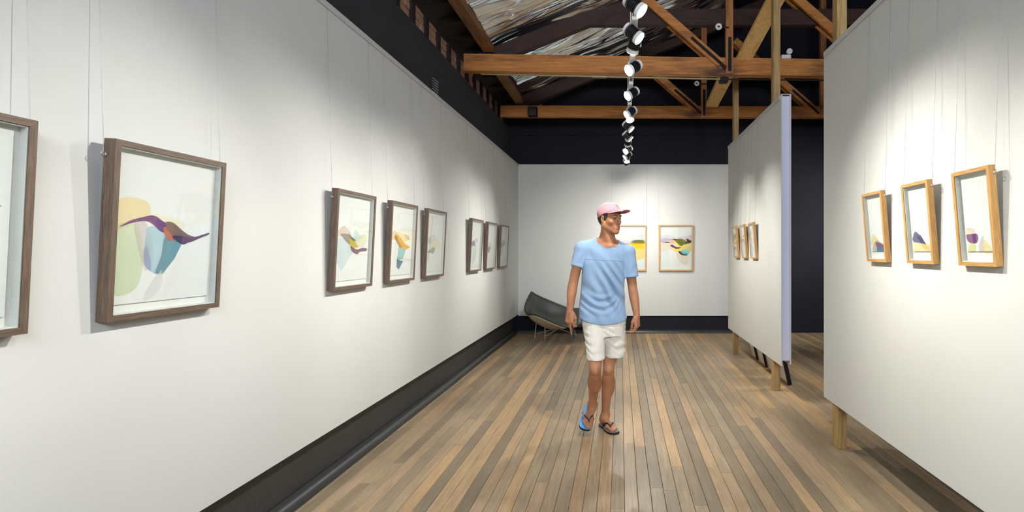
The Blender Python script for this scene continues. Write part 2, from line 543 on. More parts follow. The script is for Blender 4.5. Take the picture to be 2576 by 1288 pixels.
ceiling.box(4.0, X_FAR + 0.3, Y_REAR - 0.2, YB + 0.3, 6.38, 6.48)
ceiling = S(ceiling.build('ceiling', M['nearblack_timber']))
np_mesh('foil_sarking', V, Q, M['foil'], ceiling)
for i in range(13):                                   # rafter feet running from the plate to the wall
    y = 3.5 + i * 0.46
    MB().box(-2.2, -1.66, y, y + 0.05, 3.985, 4.10).build('rafter_foot', M['nearblack_timber'], ceiling)
for (ya, yb) in ((3.2, 6.56), (6.72, 8.56), (8.72, 9.3)):
    mb = MB()
    mb.cbox(-1.72, -1.585, ya, yb, 3.935 if ya < 6 else 3.86, 4.02 if ya < 6 else 3.94, 0.006)
    mb.build('wall_plate', M['plate'], ceiling)

# ------------------------------------------------------------------ roof trusses
def truss(y, tilt, label, zc, hc):
    t = empty('roof_truss', (0, y, 3.67))
    tag(t, label, 'roof truss', 'roof trusses over the gallery')
    zz = lambda X, z: z + zc - 3.79 - 3.67 - tilt * (X + 0.9)
    mb = MB().beam((-1.97, 0, zz(-1.97, 3.79)), (5.2, 0, zz(5.2, 3.79)), 0.10, hc)
    mb.build('bottom_chord', M['truss'], t)
    MB().beam((-1.97, 0, zz(-1.97, 3.783 - hc / 2)), (5.2, 0, zz(5.2, 3.783 - hc / 2)), 0.115, 0.016).build('chord_lath', M['truss'], t)
    ra, rb_ = (-1.75, 3.86), (2.6, 3.86 + 0.40 * 4.35)
    MB().beam((ra[0], 0.03, ra[1] - 3.67), (rb_[0], 0.03, rb_[1] - 3.67), 0.10, 0.19).build('principal_rafter', M['dark_timber'], t)
    MB().beam((-0.45, 0.03, 4.40 - 3.67), (5.2, 0.03, 4.40 - 3.67), 0.09, 0.20).build('straining_beam', M['dark_timber'], t)
    for X in (1.355, 3.30):
        MB().beam((X, -0.045, zz(X, 3.68)), (X, -0.045, 2.4), 0.09, 0.075, up=(0, 1, 0)).build('post', M['truss_v'], t)
    for X in (1.25, 3.17):
        a = Vector((X, 0, zz(X, 3.80))); d = Vector((-0.75, 0, 0.655))
        mb = MB()
        for yy in (-0.062, 0.045):
            mb.beam(a + Vector((0, yy, 0)), a + d * 1.75 + Vector((0, yy, 0)), 0.035, 0.10, up=(0, 1, 0)) if False else mb.beam(a + Vector((0, yy, 0)), a + d * 1.75 + Vector((0, yy, 0)), 0.04, 0.105)
        s = mb.build('diagonal_strut', M['truss'], t)
        st = MB().beam(a + Vector((0.06, -0.088, -0.055)), a + d * 0.5 + Vector((0, -0.088, 0)), 0.008, 0.034)
        for q in (0.02, 0.46):
            c = a + d * q + Vector((0.0, -0.09, 0)); st.cyl(c, c + Vector((0, -0.014, 0)), 0.012, n=8)
        st.build('iron_strap', M['iron'], s)
    ps = MB().box(1.335, 1.375, -0.098, -0.083, zz(1.355, 3.71), zz(1.355, 4.13))
    for z in (3.76, 3.95, 4.09):
        ps.cyl((1.355, -0.098, zz(1.355, z)), (1.355, -0.112, zz(1.355, z)), 0.013, n=8)
    ps.build('iron_strap', M['iron'], t)
    return t


truss(6.62, 0.0150, 'orange-brown timber roof truss nearer to the camera, above the walking man', 3.809, 0.20)
truss(8.63, 0.0030, 'orange-brown timber roof truss further back, just in front of the black end wall', 3.749, 0.166)

# sloping yellow pine braces: one rises from the far truss to the near one, the next goes on up from there
for (A, B_, lab) in ((at(1870, 150, 6.60), at(1963, -24, 5.78), 'upper pale yellow sloping brace standing on the nearer truss'),
                     (at(1790, 266, 8.52), at(1830, 184, 6.78), 'lower pale yellow sloping brace standing on the further truss')):
    br = MB().beam(A, B_, 0.05, 0.19, up=(1, 0, 0)).build('timber_brace', M['pine_brace'])
    tag(br, lab, 'timber brace', 'sloping roof braces')

# thin tie rod with a turnbuckle under the nearer truss
tr = empty('tie_rod', (0, 6.45, 3.60))
tag(tr, 'thin pale tie rod with a turnbuckle below the nearer truss', 'rod')
MB().tube([(-1.72, 0, 0.027), (1.27, 0, -0.036)], 0.011, 8).build('rod', M['galv'], tr)
MB().tube([(-0.36, 0, -0.002), (-0.18, 0, -0.006)], 0.021, 8).build('turnbuckle', M['galv'], tr)
MB().box(1.22, 1.32, -0.02, 0.10, -0.062, -0.012).cyl((1.26, -0.04, -0.036), (1.26, 0.06, -0.036), 0.028, n=12).build('end_bracket', M['iron'], tr)
MB().tube([(1.27, 0, -0.036), (3.3, 0, -0.06)], 0.010, 8).build('iron_rod', M['iron'], tr)

# emergency light on the chord of the nearer truss
el = empty('emergency_light', (2.07, 6.58, 3.874))
tag(el, 'small white emergency light with a round lamp on top of the nearer truss', 'light')
MB().cbox(-0.060, 0.060, -0.02, 0.05, -0.012, 0.036, 0.006).build('battery_box', M['lamp_white'], el)
MB().cyl((0.04, -0.02, 0.078), (0.04, 0.03, 0.078), 0.036, 0.030, 20).cyl((0.04, 0.005, 0.03), (0.04, 0.005, 0.06), 0.01, n=8).build('lamp_head', M['lamp_white'], el)
MB().cyl((0.04, -0.025, 0.078), (0.04, -0.019, 0.078), 0.028, n=20).build('reflector', M['mat_board'], el)

# white ceramic cable insulators on the posts
for (px, py, y, lab) in ((1808, 67, 6.5, 'upper white ceramic insulator beside the post of the nearer truss'),
                         (1753, 210, 8.5, 'lower white ceramic insulator beside the post of the further truss')):
    p = at(px, py, y)
    o = empty('ceramic_insulator', p)
    tag(o, lab, 'insulator', 'ceramic insulators in the roof')
    MB().tube([(0.028 * math.cos(a), 0, 0.028 * math.sin(a)) for a in [2 * math.pi * k / 16 for k in range(16)]], 0.016, 8, closed=True).build('ring', M['lamp_white'], o)
    MB().beam((0.02, 0.02, 0), (0.19, 0.02, 0.0) if y > 8 else (0.13, 0.02, 0), 0.014, 0.014).build('bracket', M['iron'], o)

# black speaker on the far truss, vent in the bulkhead
sp = empty('wall_speaker', at(1341, 292, 8.53))
tag(sp, 'small black box speaker fixed on the further truss near the left wall', 'speaker')
MB().cbox(-0.075, 0.075, -0.07, 0.03, -0.02, 0.14, 0.01).build('cabinet', M['black_plastic'], sp)
MB().box(-0.06, 0.06, -0.076, -0.069, 0.0, 0.125).build('grille', M['lamp_black'], sp)
vt = empty('air_vent', (-1.955, 5.48, 3.06))
tag(vt, 'slatted air vent low in the black bulkhead above the left wall', 'vent')
MB().box(0, 0.012, -0.075, 0.075, 0, 0.19).build('back_plate', M['lamp_black'], vt)
for k in range(7):
    MB().beam((0.015, -0.07, 0.014 + k * 0.027), (0.015, 0.07, 0.014 + k * 0.027), 0.018, 0.008, up=(0.5, 0, 1)).build('slat', M['steel'], vt)

# ------------------------------------------------------------------ freestanding display panels
def panel(y0, y1, posts, label):
    p = empty('display_panel', (WR, (y0 + y1) / 2, 0))
    tag(p, label, 'display panel', 'white display panels on timber posts')
    m = (y0 + y1) / 2
    MB().box(0, 0.012, y0 - m, y1 - m, BOT, TOP).build('front_sheet', M['white_sheet'], p)
    MB().box(0.086, 0.098, y0 - m, y1 - m, BOT + 0.012, TOP).build('back_sheet', M['white_sheet'], p)
    for e in (y0 + 0.012, y1 - 0.03):
        MB().box(0.012, 0.086, e - m, e + 0.018 - m, BOT + 0.05, TOP - 0.012).build('end_board', M['edge_white'], p)
    MB().box(0, 0.099, y0 - m, y1 - m, TOP, TOP + 0.006).build('top_cap', M['rail_white'], p)
    S(MB().box(WR - 0.011, WR - 0.0005, y0 + 0.02, y1 - 0.02, TOP - 0.042, TOP - 0.006).build('trim_1' if y0 < 3 else 'trim_2', M['rail_white']))
    for (yy, zt) in posts:
        MB().cbox(0.013, 0.085, yy - m, yy + 0.09 - m, 0, zt, 0.003).build('post', M['pine'], p)
    return p


panel(5.14, 7.68, ((5.44, 4.95), (7.36, 3.98)), 'white display panel on timber posts, standing further back with its daylight-tinted end board showing')
panel(1.50, 4.06, ((1.75, 4.95), (3.84, 5.1)), 'nearest white display panel on timber posts along the right side')
# ------------------------------------------------------------------ framed prints
ART_MATS = {}


def art_mat(rgb, alpha):
    alpha = min(alpha, 0.98)
    key = (rgb, alpha)
    if key not in ART_MATS:
        m, N, L, B = new_mat('print_ink')
        B.inputs['Base Color'].default_value = srgb(*rgb)
        B.inputs['Roughness'].default_value = 0.85
        B.inputs['Specular IOR Level'].default_value = 0.2
        B.inputs['Alpha'].default_value = alpha
        tc = N.new('ShaderNodeTexCoord')
        n = N.new('ShaderNodeTexNoise'); n.inputs['Scale'].default_value = 9; n.inputs['Detail'].default_value = 5
        mx = N.new('ShaderNodeMix'); mx.data_type = 'RGBA'
        c = srgb(*rgb)
        mx.inputs['A'].default_value = [v * 0.86 for v in c[:3]] + [1]
        mx.inputs['B'].default_value = [min(1, v * 1.14) for v in c[:3]] + [1]
        L.new(tc.outputs['Object'], n.inputs['Vector']); L.new(n.outputs['Fac'], mx.inputs['Factor']); L.new(mx.outputs['Result'], B.inputs['Base Color'])
        ART_MATS[key] = m
    return ART_MATS[key]


def smooth_loop(pts, k=6):
    out, n = [], len(pts)
    P = [Vector((a, b)) for a, b in pts]
    for i in range(n):
        p0, p1, p2, p3 = P[i - 1], P[i], P[(i + 1) % n], P[(i + 2) % n]
        for j in range(k):
            t = j / k
            out.append(0.5 * ((2 * p1) + (p2 - p0) * t + (2 * p0 - 5 * p1 + 4 * p2 - p3) * t * t + (3 * p1 - p0 - 3 * p2 + p3) * t ** 3))
    return out


def artwork(shapes, x0, x1, z0, z1, y, parent, wash=1.0):
    mb, mats = MB(), []
    for i, (rgb, alpha, sm, pts) in enumerate(shapes):
        loop = smooth_loop(pts) if sm else [Vector(p) for p in pts]
        loop = [Vector((min(1, max(0, p.x)), min(1, max(0, p.y)))) for p in loop]
        lum = (rgb[0] + rgb[1] + rgb[2]) / 3
        m = art_mat(rgb, round(alpha * (0.6 if lum > 190 else 0.9 if lum > 130 else 0.97) * wash, 2))
        if m not in mats:
            mats.append(m)
        yy = y - 0.00025 * (i + 1)
        vs = [Vector((x0 + p.x * (x1 - x0), yy, z0 + p.y * (z1 - z0))) for p in loop]
        tris = tessellate_polygon([[Vector((v.x, v.z, 0)) for v in vs]])
        mb.poly(vs, [tuple(t) for t in tris], mats.index(m))
    return mb.build('artwork', mats, parent)


def picture(W, H, D, face, wood_key, loc, rz, lean, shapes, label, group, rail_z, inset=0.05, recess=0.024, ring_h=0.055):
    root = empty('framed_print', loc, (R(lean), 0, R(rz)))
    tag(root, label, 'picture', group)
    mx, mz = M[wood_key + '_x'], M[wood_key + '_z']
    w, d = W / 2, D
    def rail(p, q, inn_p, inn_q, mat):                      # mitred bar: outer edge p-q, inner edge inn_p-inn_q
        o = [p, q, inn_q, inn_p]
        v = [(a, -d, b) for a, b in o] + [(a, 0, b) for a, b in o]
        MB().poly(v, [(0, 1, 2, 3), (7, 6, 5, 4), (0, 4, 5, 1), (1, 5, 6, 2), (2, 6, 7, 3), (3, 7, 4, 0)]).build('frame_rail', mat, root, fix=True)
    f = face
    O = [(-w, 0), (w, 0), (w, H), (-w, H)]
    I = [(-w + f, f), (w - f, f), (w - f, H - f), (-w + f, H - f)]
    rail(O[0], O[1], I[0], I[1], mx); rail(O[2], O[3], I[2], I[3], mx)
    rail(O[1], O[2], I[1], I[2], mz); rail(O[3], O[0], I[3], I[0], mz)
    ln = MB()                                               # white liner inside the deep frame
    yf, yb_ = -d + 0.005, -d + 0.005 + recess
    t = 0.004
    ln.box(-w + f, w - f, yf, yb_, f, f + t); ln.box(-w + f, w - f, yf, yb_, H - f - t, H - f)
    ln.box(-w + f, -w + f + t, yf, yb_, f + t, H - f - t); ln.box(w - f - t, w - f, yf, yb_, f + t, H - f - t)
    ln.build('liner', M['liner'], root)
    MB().box(-w + f, w - f, yb_, -0.003, f, H - f).build('backing_board', M['mat_board'], root)
    ix0, ix1, iz0, iz1 = -w + f + t, w - f - t, f + t, H - f - t
    mgx, mgz = inset * (ix1 - ix0) * 0.7, inset * (iz1 - iz0)
    px0, px1, pz0, pz1 = ix0 + mgx, ix1 - mgx, iz0 + mgz, iz1 - mgz * 0.7
    pr = MB().box(px0, px1, yb_ - 0.0045, yb_ - 0.0035, pz0, pz1).build('print', M['paper'], root)
    artwork(shapes, px0, px1, pz0, pz1, yb_ - 0.0046, pr, 0.82 if W < 0.3 else 1.1 if W > 0.55 else 1.0)
    MB().box(-w + f, w - f, yf - 0.0022, yf - 0.0004, f, H - f).build('glass', M['glass'], root)
    mw = Matrix.Translation(Vector(loc)) @ Euler((R(lean), 0, R(rz)), 'XYZ').to_matrix().to_4x4()
    inv = mw.inverted()
    nrm = Vector((math.sin(R(rz)), -math.cos(R(rz)), 0))
    for s in (-1, 1):
        c = Vector((s * (w + 0.001), -0.009, H - ring_h))
        rg = MB().tube([c + Vector((s * 0.008 + 0.009 * math.cos(a), 0, 0.009 * math.sin(a))) for a in [2 * math.pi * k / 14 for k in range(14)]], 0.0016, 6, closed=True)
        rg.cyl(c - Vector((s * 0.004, 0, 0)), c + Vector((s * 0.001, 0, 0)), 0.004, n=8)
        rg.build('hanging_ring', M['chrome'], root)
        lo = c + Vector((s * 0.008, 0, 0.008))
        wl = mw @ lo
        hi = wl - nrm * ((wl - Vector(loc)).dot(nrm) - 0.006)
        hi.z = rail_z
        MB().tube([lo, inv @ hi], 0.0011, 5).build('hanging_wire', M['steel'], root)
    return root


Y_, G_ = True, 'walnut framed prints on the left wall'
ART = {}
ART['bird'] = [
    ((250, 214, 140), 0.75, 1, [(-.02, .50), (-.02, .66), (.08, .72), (.28, .70), (.30, .60), (.16, .55)]),
    ((244, 236, 205), 0.8, 1, [(.28, .60), (.40, .62), (.66, .58), (.66, .52), (.45, .50)]),
    ((206, 218, 168), 0.75, 1, [(-.02, .50), (-.02, .12), (.08, .06), (.22, .12), (.26, .30), (.20, .52), (.10, .54)]),
    ((214, 198, 192), 0.7, 1, [(.16, .55), (.28, .55), (.36, .34), (.30, .22), (.24, .30)]),
    ((168, 202, 214), 0.9, 1, [(.29, .52), (.44, .50), (.52, .40), (.46, .22), (.38, .20), (.28, .28)]),
    ((152, 166, 196), 0.7, 1, [(.28, .40), (.33, .30), (.34, .22), (.28, .26), (.26, .33)]),
    ((96, 142, 156), 0.95, 0, [(.46, .46), (.66, .42), (.58, .30), (.46, .19), (.38, .20), (.44, .32)]),
    ((118, 66, 112), 0.95, 1, [(.03, .52), (.12, .565), (.24, .595), (.34, .61), (.44, .57), (.50, .50), (.42, .50), (.30, .565), (.16, .555)]),
    ((96, 44, 122), 0.8, 1, [(.36, .575), (.45, .57), (.50, .52), (.42, .50)]),
    ((182, 92, 66), 0.85, 1, [(.44, .52), (.50, .53), (.58, .45), (.50, .44)]),
    ((112, 86, 78), 0.95, 1, [(.46, .56), (.54, .57), (.64, .52), (.72, .485), (.80, .465), (.70, .44), (.56, .46)]),
    ((58, 38, 66), 0.95, 1, [(.54, .47), (.66, .47), (.74, .44), (.68, .41), (.60, .43)]),
    ((92, 62, 92), 0.95, 1, [(.66, .465), (.78, .465), (.90, .49), (.97, .505), (.97, .49), (.88, .465), (.76, .43), (.66, .42)]),
    ((226, 220, 222), 0.6, 1, [(.40, .18), (.44, .22), (.46, .12), (.38, .04), (.28, .02), (.34, .12)])]
ART['faint'] = [
    ((226, 226, 220), 0.8, 1, [(.30, .60), (.50, .66), (.75, .60), (.94, .58), (.80, .54), (.55, .50)]),
    ((200, 178, 182), 0.5, 1, [(.70, .60), (.82, .63), (.95, .60), (.85, .58)])]
ART['dive'] = [
    ((222, 196, 170), 0.8, 1, [(.00, .54), (.10, .62), (.22, .66), (.38, .60), (.46, .52), (.30, .54), (.12, .53)]),
    ((206, 222, 222), 0.75, 0, [(.02, .52), (.30, .52), (.52, .34), (.20, .12), (.04, .24)]),
    ((196, 222, 222), 0.8, 1, [(.52, .58), (.60, .62), (.72, .52), (.66, .46), (.54, .48)]),
    ((226, 224, 180), 0.8, 1, [(.60, .52), (.90, .58), (.95, .48), (.78, .40), (.64, .44)]),
    ((150, 138, 128), 0.85, 0, [(.12, .565), (.36, .57), (.58, .50), (.40, .44), (.28, .48)]),
    ((52, 96, 94), 0.9, 0, [(.40, .54), (.60, .49), (.50, .48)]),
    ((190, 168, 52), 0.95, 0, [(.36, .52), (.56, .48), (.68, .41), (.58, .40), (.42, .42)]),
    ((114, 82, 96), 0.95, 1, [(.44, .42), (.62, .38), (.80, .40), (.96, .39), (.93, .36), (.74, .35), (.64, .32), (.48, .36)])]
ART['ribbon'] = [
    ((236, 206, 150), 0.85, 1, [(.00, .56), (.14, .66), (.30, .62), (.24, .54), (.06, .52)]),
    ((250, 222, 168), 0.8, 1, [(.30, .64), (.56, .62), (.80, .60), (.86, .54), (.60, .50), (.40, .56)]),
    ((198, 190, 190), 0.6, 1, [(.60, .62), (.80, .60), (.90, .54), (.74, .54)]),
    ((140, 188, 182), 0.95, 0, [(.40, .48), (.74, .40), (.60, .24), (.34, .22)]),
    ((66, 104, 120), 0.95, 0, [(.34, .24), (.62, .20), (.44, .08), (.34, .12)]),
    ((214, 160, 70), 0.97, 1, [(.18, .585), (.30, .60), (.48, .55), (.68, .47), (.90, .43), (.84, .40), (.64, .38), (.46, .44), (.30, .50)]),
    ((176, 112, 52), 0.9, 1, [(.18, .58), (.26, .585), (.36, .52), (.54, .42), (.44, .42), (.28, .50)])]
ART['wisp'] = [
    ((226, 230, 226), 0.8, 1, [(.06, .56), (.40, .66), (.62, .58), (.50, .48), (.22, .50)]),
    ((196, 220, 222), 0.8, 1, [(.14, .54), (.44, .58), (.46, .50), (.20, .49)]),
    ((238, 230, 176), 0.85, 1, [(.44, .56), (.74, .56), (.84, .44), (.58, .40), (.30, .46)]),
    ((150, 152, 142), 0.95, 1, [(.12, .34), (.26, .38), (.38, .42), (.46, .46), (.44, .42), (.58, .42), (.52, .34), (.40, .31), (.34, .33), (.22, .33)])]
ART['crow'] = [
    ((210, 222, 224), 0.7, 1, [(.30, .58), (.60, .66), (.80, .60), (.60, .54)]),
    ((206, 222, 204), 0.8, 0, [(.22, .46), (.66, .40), (.60, .16), (.30, .06)]),
    ((112, 104, 122), 0.95, 1, [(.04, .46), (.18, .56), (.36, .60), (.52, .50), (.58, .44), (.40, .48), (.24, .47)])]
ART['thorn'] = [
    ((236, 230, 190), 0.8, 1, [(.10, .50), (.40, .60), (.62, .52), (.50, .44), (.24, .44)]),
    ((120, 110, 112), 0.95, 1, [(.10, .42), (.26, .46), (.40, .48), (.62, .40), (.46, .42), (.40, .34), (.24, .32), (.20, .38)])]
ART['kite'] = [
    ((226, 226, 190), 0.8, 0, [(.20, .44), (.56, .40), (.40, .20), (.22, .24)]),
    ((112, 132, 152), 0.95, 0, [(.10, .56), (.28, .64), (.50, .58), (.84, .60), (.56, .50), (.40, .44), (.14, .46)]),
    ((206, 214, 220), 0.7, 1, [(.40, .66), (.60, .66), (.80, .60), (.56, .58)])]
ART['hills'] = [
    ((228, 226, 236), 0.8, 1, [(.02, .78), (.20, .80), (.42, .77), (.50, .73), (.26, .72), (.02, .70)]),
    ((196, 178, 208), 0.9, 1, [(.00, .70), (.20, .73), (.38, .71), (.46, .66), (.20, .65), (.00, .65)]),
    ((222, 210, 216), 0.9, 1, [(.52, .73), (.80, .78), (1.0, .80), (1.0, .69), (.72, .69)]),
    ((242, 226, 200), 0.85, 1, [(.00, .63), (.20, .62), (.40, .56), (.60, .50), (.50, .45), (.24, .46), (.00, .42)]),
    ((238, 214, 118), 0.9, 1, [(.62, .55), (.78, .60), (1.0, .62), (1.0, .42), (.82, .46), (.66, .48)]),
    ((226, 214, 170), 0.9, 1, [(.66, .48), (.84, .53), (.98, .56), (.98, .43), (.80, .44)]),
    ((216, 178, 158), 0.95, 1, [(.22, .66), (.36, .70), (.48, .69), (.48, .61), (.34, .61)]),
    ((60, 36, 40), 0.95, 1, [(.36, .71), (.46, .715), (.58, .70), (.50, .66), (.44, .69)]),
    ((40, 30, 34), 0.95, 0, [(.00, .645), (.22, .64), (.34, .615), (.20, .62)]),
    ((250, 216, 40), 0.97, 1, [(.44, .66), (.52, .62), (.66, .55), (.62, .535), (.50, .58), (.44, .62)]),
    ((112, 118, 28), 0.98, 1, [(.48, .68), (.60, .715), (.74, .705), (.82, .66), (.80, .61), (.68, .54), (.58, .59), (.52, .63)]),
    ((90, 92, 30), 0.95, 1, [(.70, .64), (.84, .655), (.98, .66), (.98, .62), (.82, .59), (.72, .58)]),
    ((44, 32, 34), 0.95, 1, [(.86, .67), (.99, .68), (.99, .64), (.90, .635)]),
    ((98, 52, 84), 0.95, 1, [(.82, .69), (.88, .72), (.94, .68), (.88, .67)]),
    ((250, 208, 92), 0.97, 1, [(.36, .50), (.52, .50), (.66, .55), (.72, .52), (.64, .44), (.52, .40), (.44, .43)]),
    ((246, 226, 204), 0.97, 1, [(.30, .58), (.48, .57), (.64, .53), (.50, .49), (.34, .53)]),
    ((76, 66, 106), 0.97, 1, [(.31, .555), (.38, .58), (.48, .53), (.60, .51), (.52, .475), (.40, .51)]),
    ((132, 80, 56), 0.95, 1, [(.54, .495), (.62, .52), (.66, .51), (.58, .48)]),
    ((236, 216, 200), 0.85, 1, [(.52, .38), (.62, .36), (.80, .35), (.95, .36), (.92, .20), (.84, .10), (.66, .16), (.54, .26)]),
    ((68, 56, 60), 0.97, 1, [(.58, .41), (.64, .42), (.76, .36), (.88, .345), (.82, .315), (.66, .34)]),
    ((140, 170, 150), 0.97, 1, [(.66, .43), (.76, .43), (.84, .38), (.76, .355), (.68, .39)]),
    ((104, 206, 176), 0.97, 1, [(.68, .45), (.80, .455), (.94, .42), (.92, .36), (.82, .36), (.74, .42)]),
    ((30, 130, 168), 0.97, 1, [(.76, .37), (.84, .375), (.88, .35), (.80, .335)])]
ART['dunes'] = [
    ((226, 228, 226), 0.8, 0, [(.40, .62), (.98, .90), (.98, .66), (.60, .60)]),
    ((236, 216, 220), 0.9, 1, [(.00, .66), (.30, .68), (.56, .64), (.30, .60), (.00, .60)]),
    ((206, 176, 186), 0.8, 1, [(.30, .60), (.56, .62), (.62, .59), (.40, .57)]),
    ((244, 214, 110), 0.95, 1, [(.20, .54), (.56, .60), (1.0, .62), (1.0, .30), (.70, .22), (.40, .34)]),
    ((242, 196, 40), 0.98, 1, [(.30, .56), (.60, .61), (1.0, .61), (1.0, .48), (.66, .47)]),
    ((244, 222, 150), 0.95, 1, [(.36, .46), (.66, .47), (1.0, .46), (1.0, .28), (.74, .22), (.50, .28)]),
    ((196, 128, 60), 0.95, 1, [(.54, .61), (.74, .63), (1.0, .625), (1.0, .60), (.72, .595)]),
    ((112, 120, 40), 0.97, 1, [(.54, .64), (.76, .68), (1.0, .67), (1.0, .625), (.74, .625)]),
    ((70, 108, 84), 0.9, 1, [(.58, .665), (.78, .69), (.96, .68), (.78, .672)])]
ART['heap'] = [
    ((236, 222, 150), 0.9, 1, [(.02, .14), (.10, .30), (.26, .34), (.60, .18), (.40, .10)]),
    ((246, 218, 130), 0.9, 0, [(.22, .32), (.34, .30), (.78, .13), (.30, .12)]),
    ((176, 172, 158), 0.85, 0, [(.06, .07), (.24, .16), (.46, .22), (.98, .12), (.98, .00), (.10, .00)]),
    ((122, 80, 110), 0.95, 1, [(.34, .16), (.46, .18), (.80, .14), (.92, .06), (.50, .05)]),
    ((58, 116, 152), 0.95, 0, [(.40, .07), (.90, .07), (.94, .00), (.40, .00)]),
    ((172, 62, 78), 0.9, 0, [(.90, .16), (.99, .18), (.99, .02), (.86, .05)])]
ART['mountain'] = [
    ((236, 206, 190), 0.8, 0, [(.02, .20), (.14, .36), (.24, .34), (.20, .20)]),
    ((104, 98, 136), 0.95, 0, [(.00, .20), (.10, .30), (.22, .345), (.50, .26), (.72, .12), (.40, .14), (.10, .155)]),
    ((86, 80, 122), 0.9, 0, [(.22, .26), (.50, .25), (.72, .11), (.44, .15)]),
    ((238, 218, 140), 0.95, 0, [(.04, .15), (.40, .145), (.72, .11), (.98, .06), (.98, .00), (.04, .00)]),
    ((226, 196, 112), 0.9, 0, [(.40, .14), (.74, .11), (.86, .02), (.66, .02)]),
    ((240, 206, 150), 0.9, 0, [(.72, .13), (.99, .10), (.99, .00), (.80, .02)])]
ART['pair'] = [
    ((234, 208, 172), 0.85, 1, [(.04, .22), (.04, .33), (.20, .34), (.36, .31), (.36, .24)]),
    ((134, 84, 130), 0.95, 1, [(.04, .24), (.20, .25), (.44, .25), (.48, .18), (.40, .12), (.20, .115), (.06, .16)]),
    ((112, 46, 120), 0.85, 0, [(.26, .25), (.42, .255), (.40, .12), (.28, .115)]),
    ((214, 214, 140), 0.9, 1, [(.06, .03), (.14, .11), (.30, .115), (.38, .07), (.30, .00), (.10, .00)]),
    ((206, 192, 190), 0.9, 1, [(.46, .00), (.54, .14), (.68, .22), (.70, .10), (.66, .00)]),
    ((238, 220, 120), 0.95, 1, [(.64, .00), (.68, .12), (.78, .15), (.90, .06), (.90, .00)])]
ART['rise'] = [
    ((206, 204, 196), 0.8, 1, [(.02, .66), (.40, .80), (.92, .80), (.60, .70)]),
    ((240, 216, 110), 0.9, 1, [(.10, .58), (.40, .70), (.90, .74), (.80, .56), (.40, .56)]),
    ((120, 118, 112), 0.85, 1, [(.10, .50), (.50, .55), (.90, .52), (.50, .48)]),
    ((238, 218, 190), 0.8, 1, [(.10, .44), (.50, .46), (.90, .40), (.60, .30)]),
    ((196, 192, 206), 0.8, 1, [(.40, .14), (.60, .28), (.80, .18), (.60, .10)])]
ART['drift'] = [
    ((236, 214, 130), 0.9, 1, [(.06, .66), (.50, .74), (.94, .80), (.80, .68), (.40, .62)]),
    ((222, 206, 206), 0.8, 1, [(.04, .54), (.40, .58), (.50, .48), (.20, .42)]),
    ((240, 226, 204), 0.8, 1, [(.20, .40), (.60, .52), (.80, .40), (.60, .22), (.30, .24)]),
    ((206, 204, 196), 0.9, 1, [(.56, .20), (.76, .40), (.90, .24), (.76, .12)])]
ART['veil'] = [
    ((214, 216, 226), 0.6, 0, [(.10, .80), (.30, .84), (.80, .20), (.66, .10)]),
    ((236, 230, 220), 0.7, 1, [(.10, .50), (.24, .60), (.50, .10), (.36, .06)])]

for (y0, key, lab) in (
        (1.065, 'faint', 'walnut framed print cut by the left edge of the photograph, nearly blank paper'),
        (1.815, 'bird', 'large walnut framed print of a purple winged shape over a teal cone'),
        (3.243, 'dive', 'walnut framed print with an olive and plum swoop, first of the middle three'),
        (4.014, 'ribbon', 'walnut framed print with an orange ribbon and a long teal tail'),
        (4.763, 'wisp', 'walnut framed print with a small grey curl under pale yellow, third of the middle three'),
        (6.175, 'crow', 'walnut framed print with a dark arched shape, first of the far three'),
        (6.93, 'thorn', 'walnut framed print with a small grey hooked shape, middle of the far three'),
        (7.695, 'kite', 'walnut framed print with a slate blue kite shape, next to the back wall')):
    picture(0.508, 0.638, 0.041, 0.021, 'walnut', (WL + 0.001, y0 + 0.254, 1.205), 90, 2.9, ART[key], lab, G_, TOP - 0.034)

for (xc, key, lab) in ((0.146, 'dunes', 'oak framed print of yellow dunes on the back wall, half hidden by the man'),
                       (0.973, 'hills', 'oak framed print of olive and turquoise hills on the back wall')):
    picture(0.607, 0.815, 0.036, 0.023, 'oak', (xc, YB - 0.001, 1.10), 0, 1.0, ART[key], lab, 'oak framed prints on the back wall', TOP - 0.034, inset=0.012)

for (yf, key, lab) in ((3.286, 'heap', 'small oak framed print with a blue and plum heap, furthest along the nearest panel'),
                       (2.825, 'mountain', 'small oak framed print with a blue-grey peak over yellow'),
                       (2.393, 'pair', 'small oak framed print with a purple form and pale leaf shapes, nearest the camera')):
    picture(0.242, 0.420, 0.029, 0.0165, 'oak', (WR - 0.001, yf - 0.121, 1.388), -90, 4.8, ART[key], lab, 'small oak framed prints on the nearest panel', TOP - 0.042, inset=0.11, recess=0.019, ring_h=0.03)
for (yf, key, lab) in ((7.142, 'rise', 'small oak framed print furthest back on the further panel'),
                       (6.685, 'drift', 'small oak framed print, middle of three on the further panel'),
                       (6.231, 'veil', 'small oak framed print with pale veils, nearest of three on the further panel')):
    picture(0.242, 0.420, 0.029, 0.0165, 'oak', (WR - 0.001, yf - 0.121, 1.366), -90, 4.8, ART[key], lab, 'small oak framed prints on the further panel', TOP - 0.042, inset=0.09, recess=0.019, ring_h=0.03)

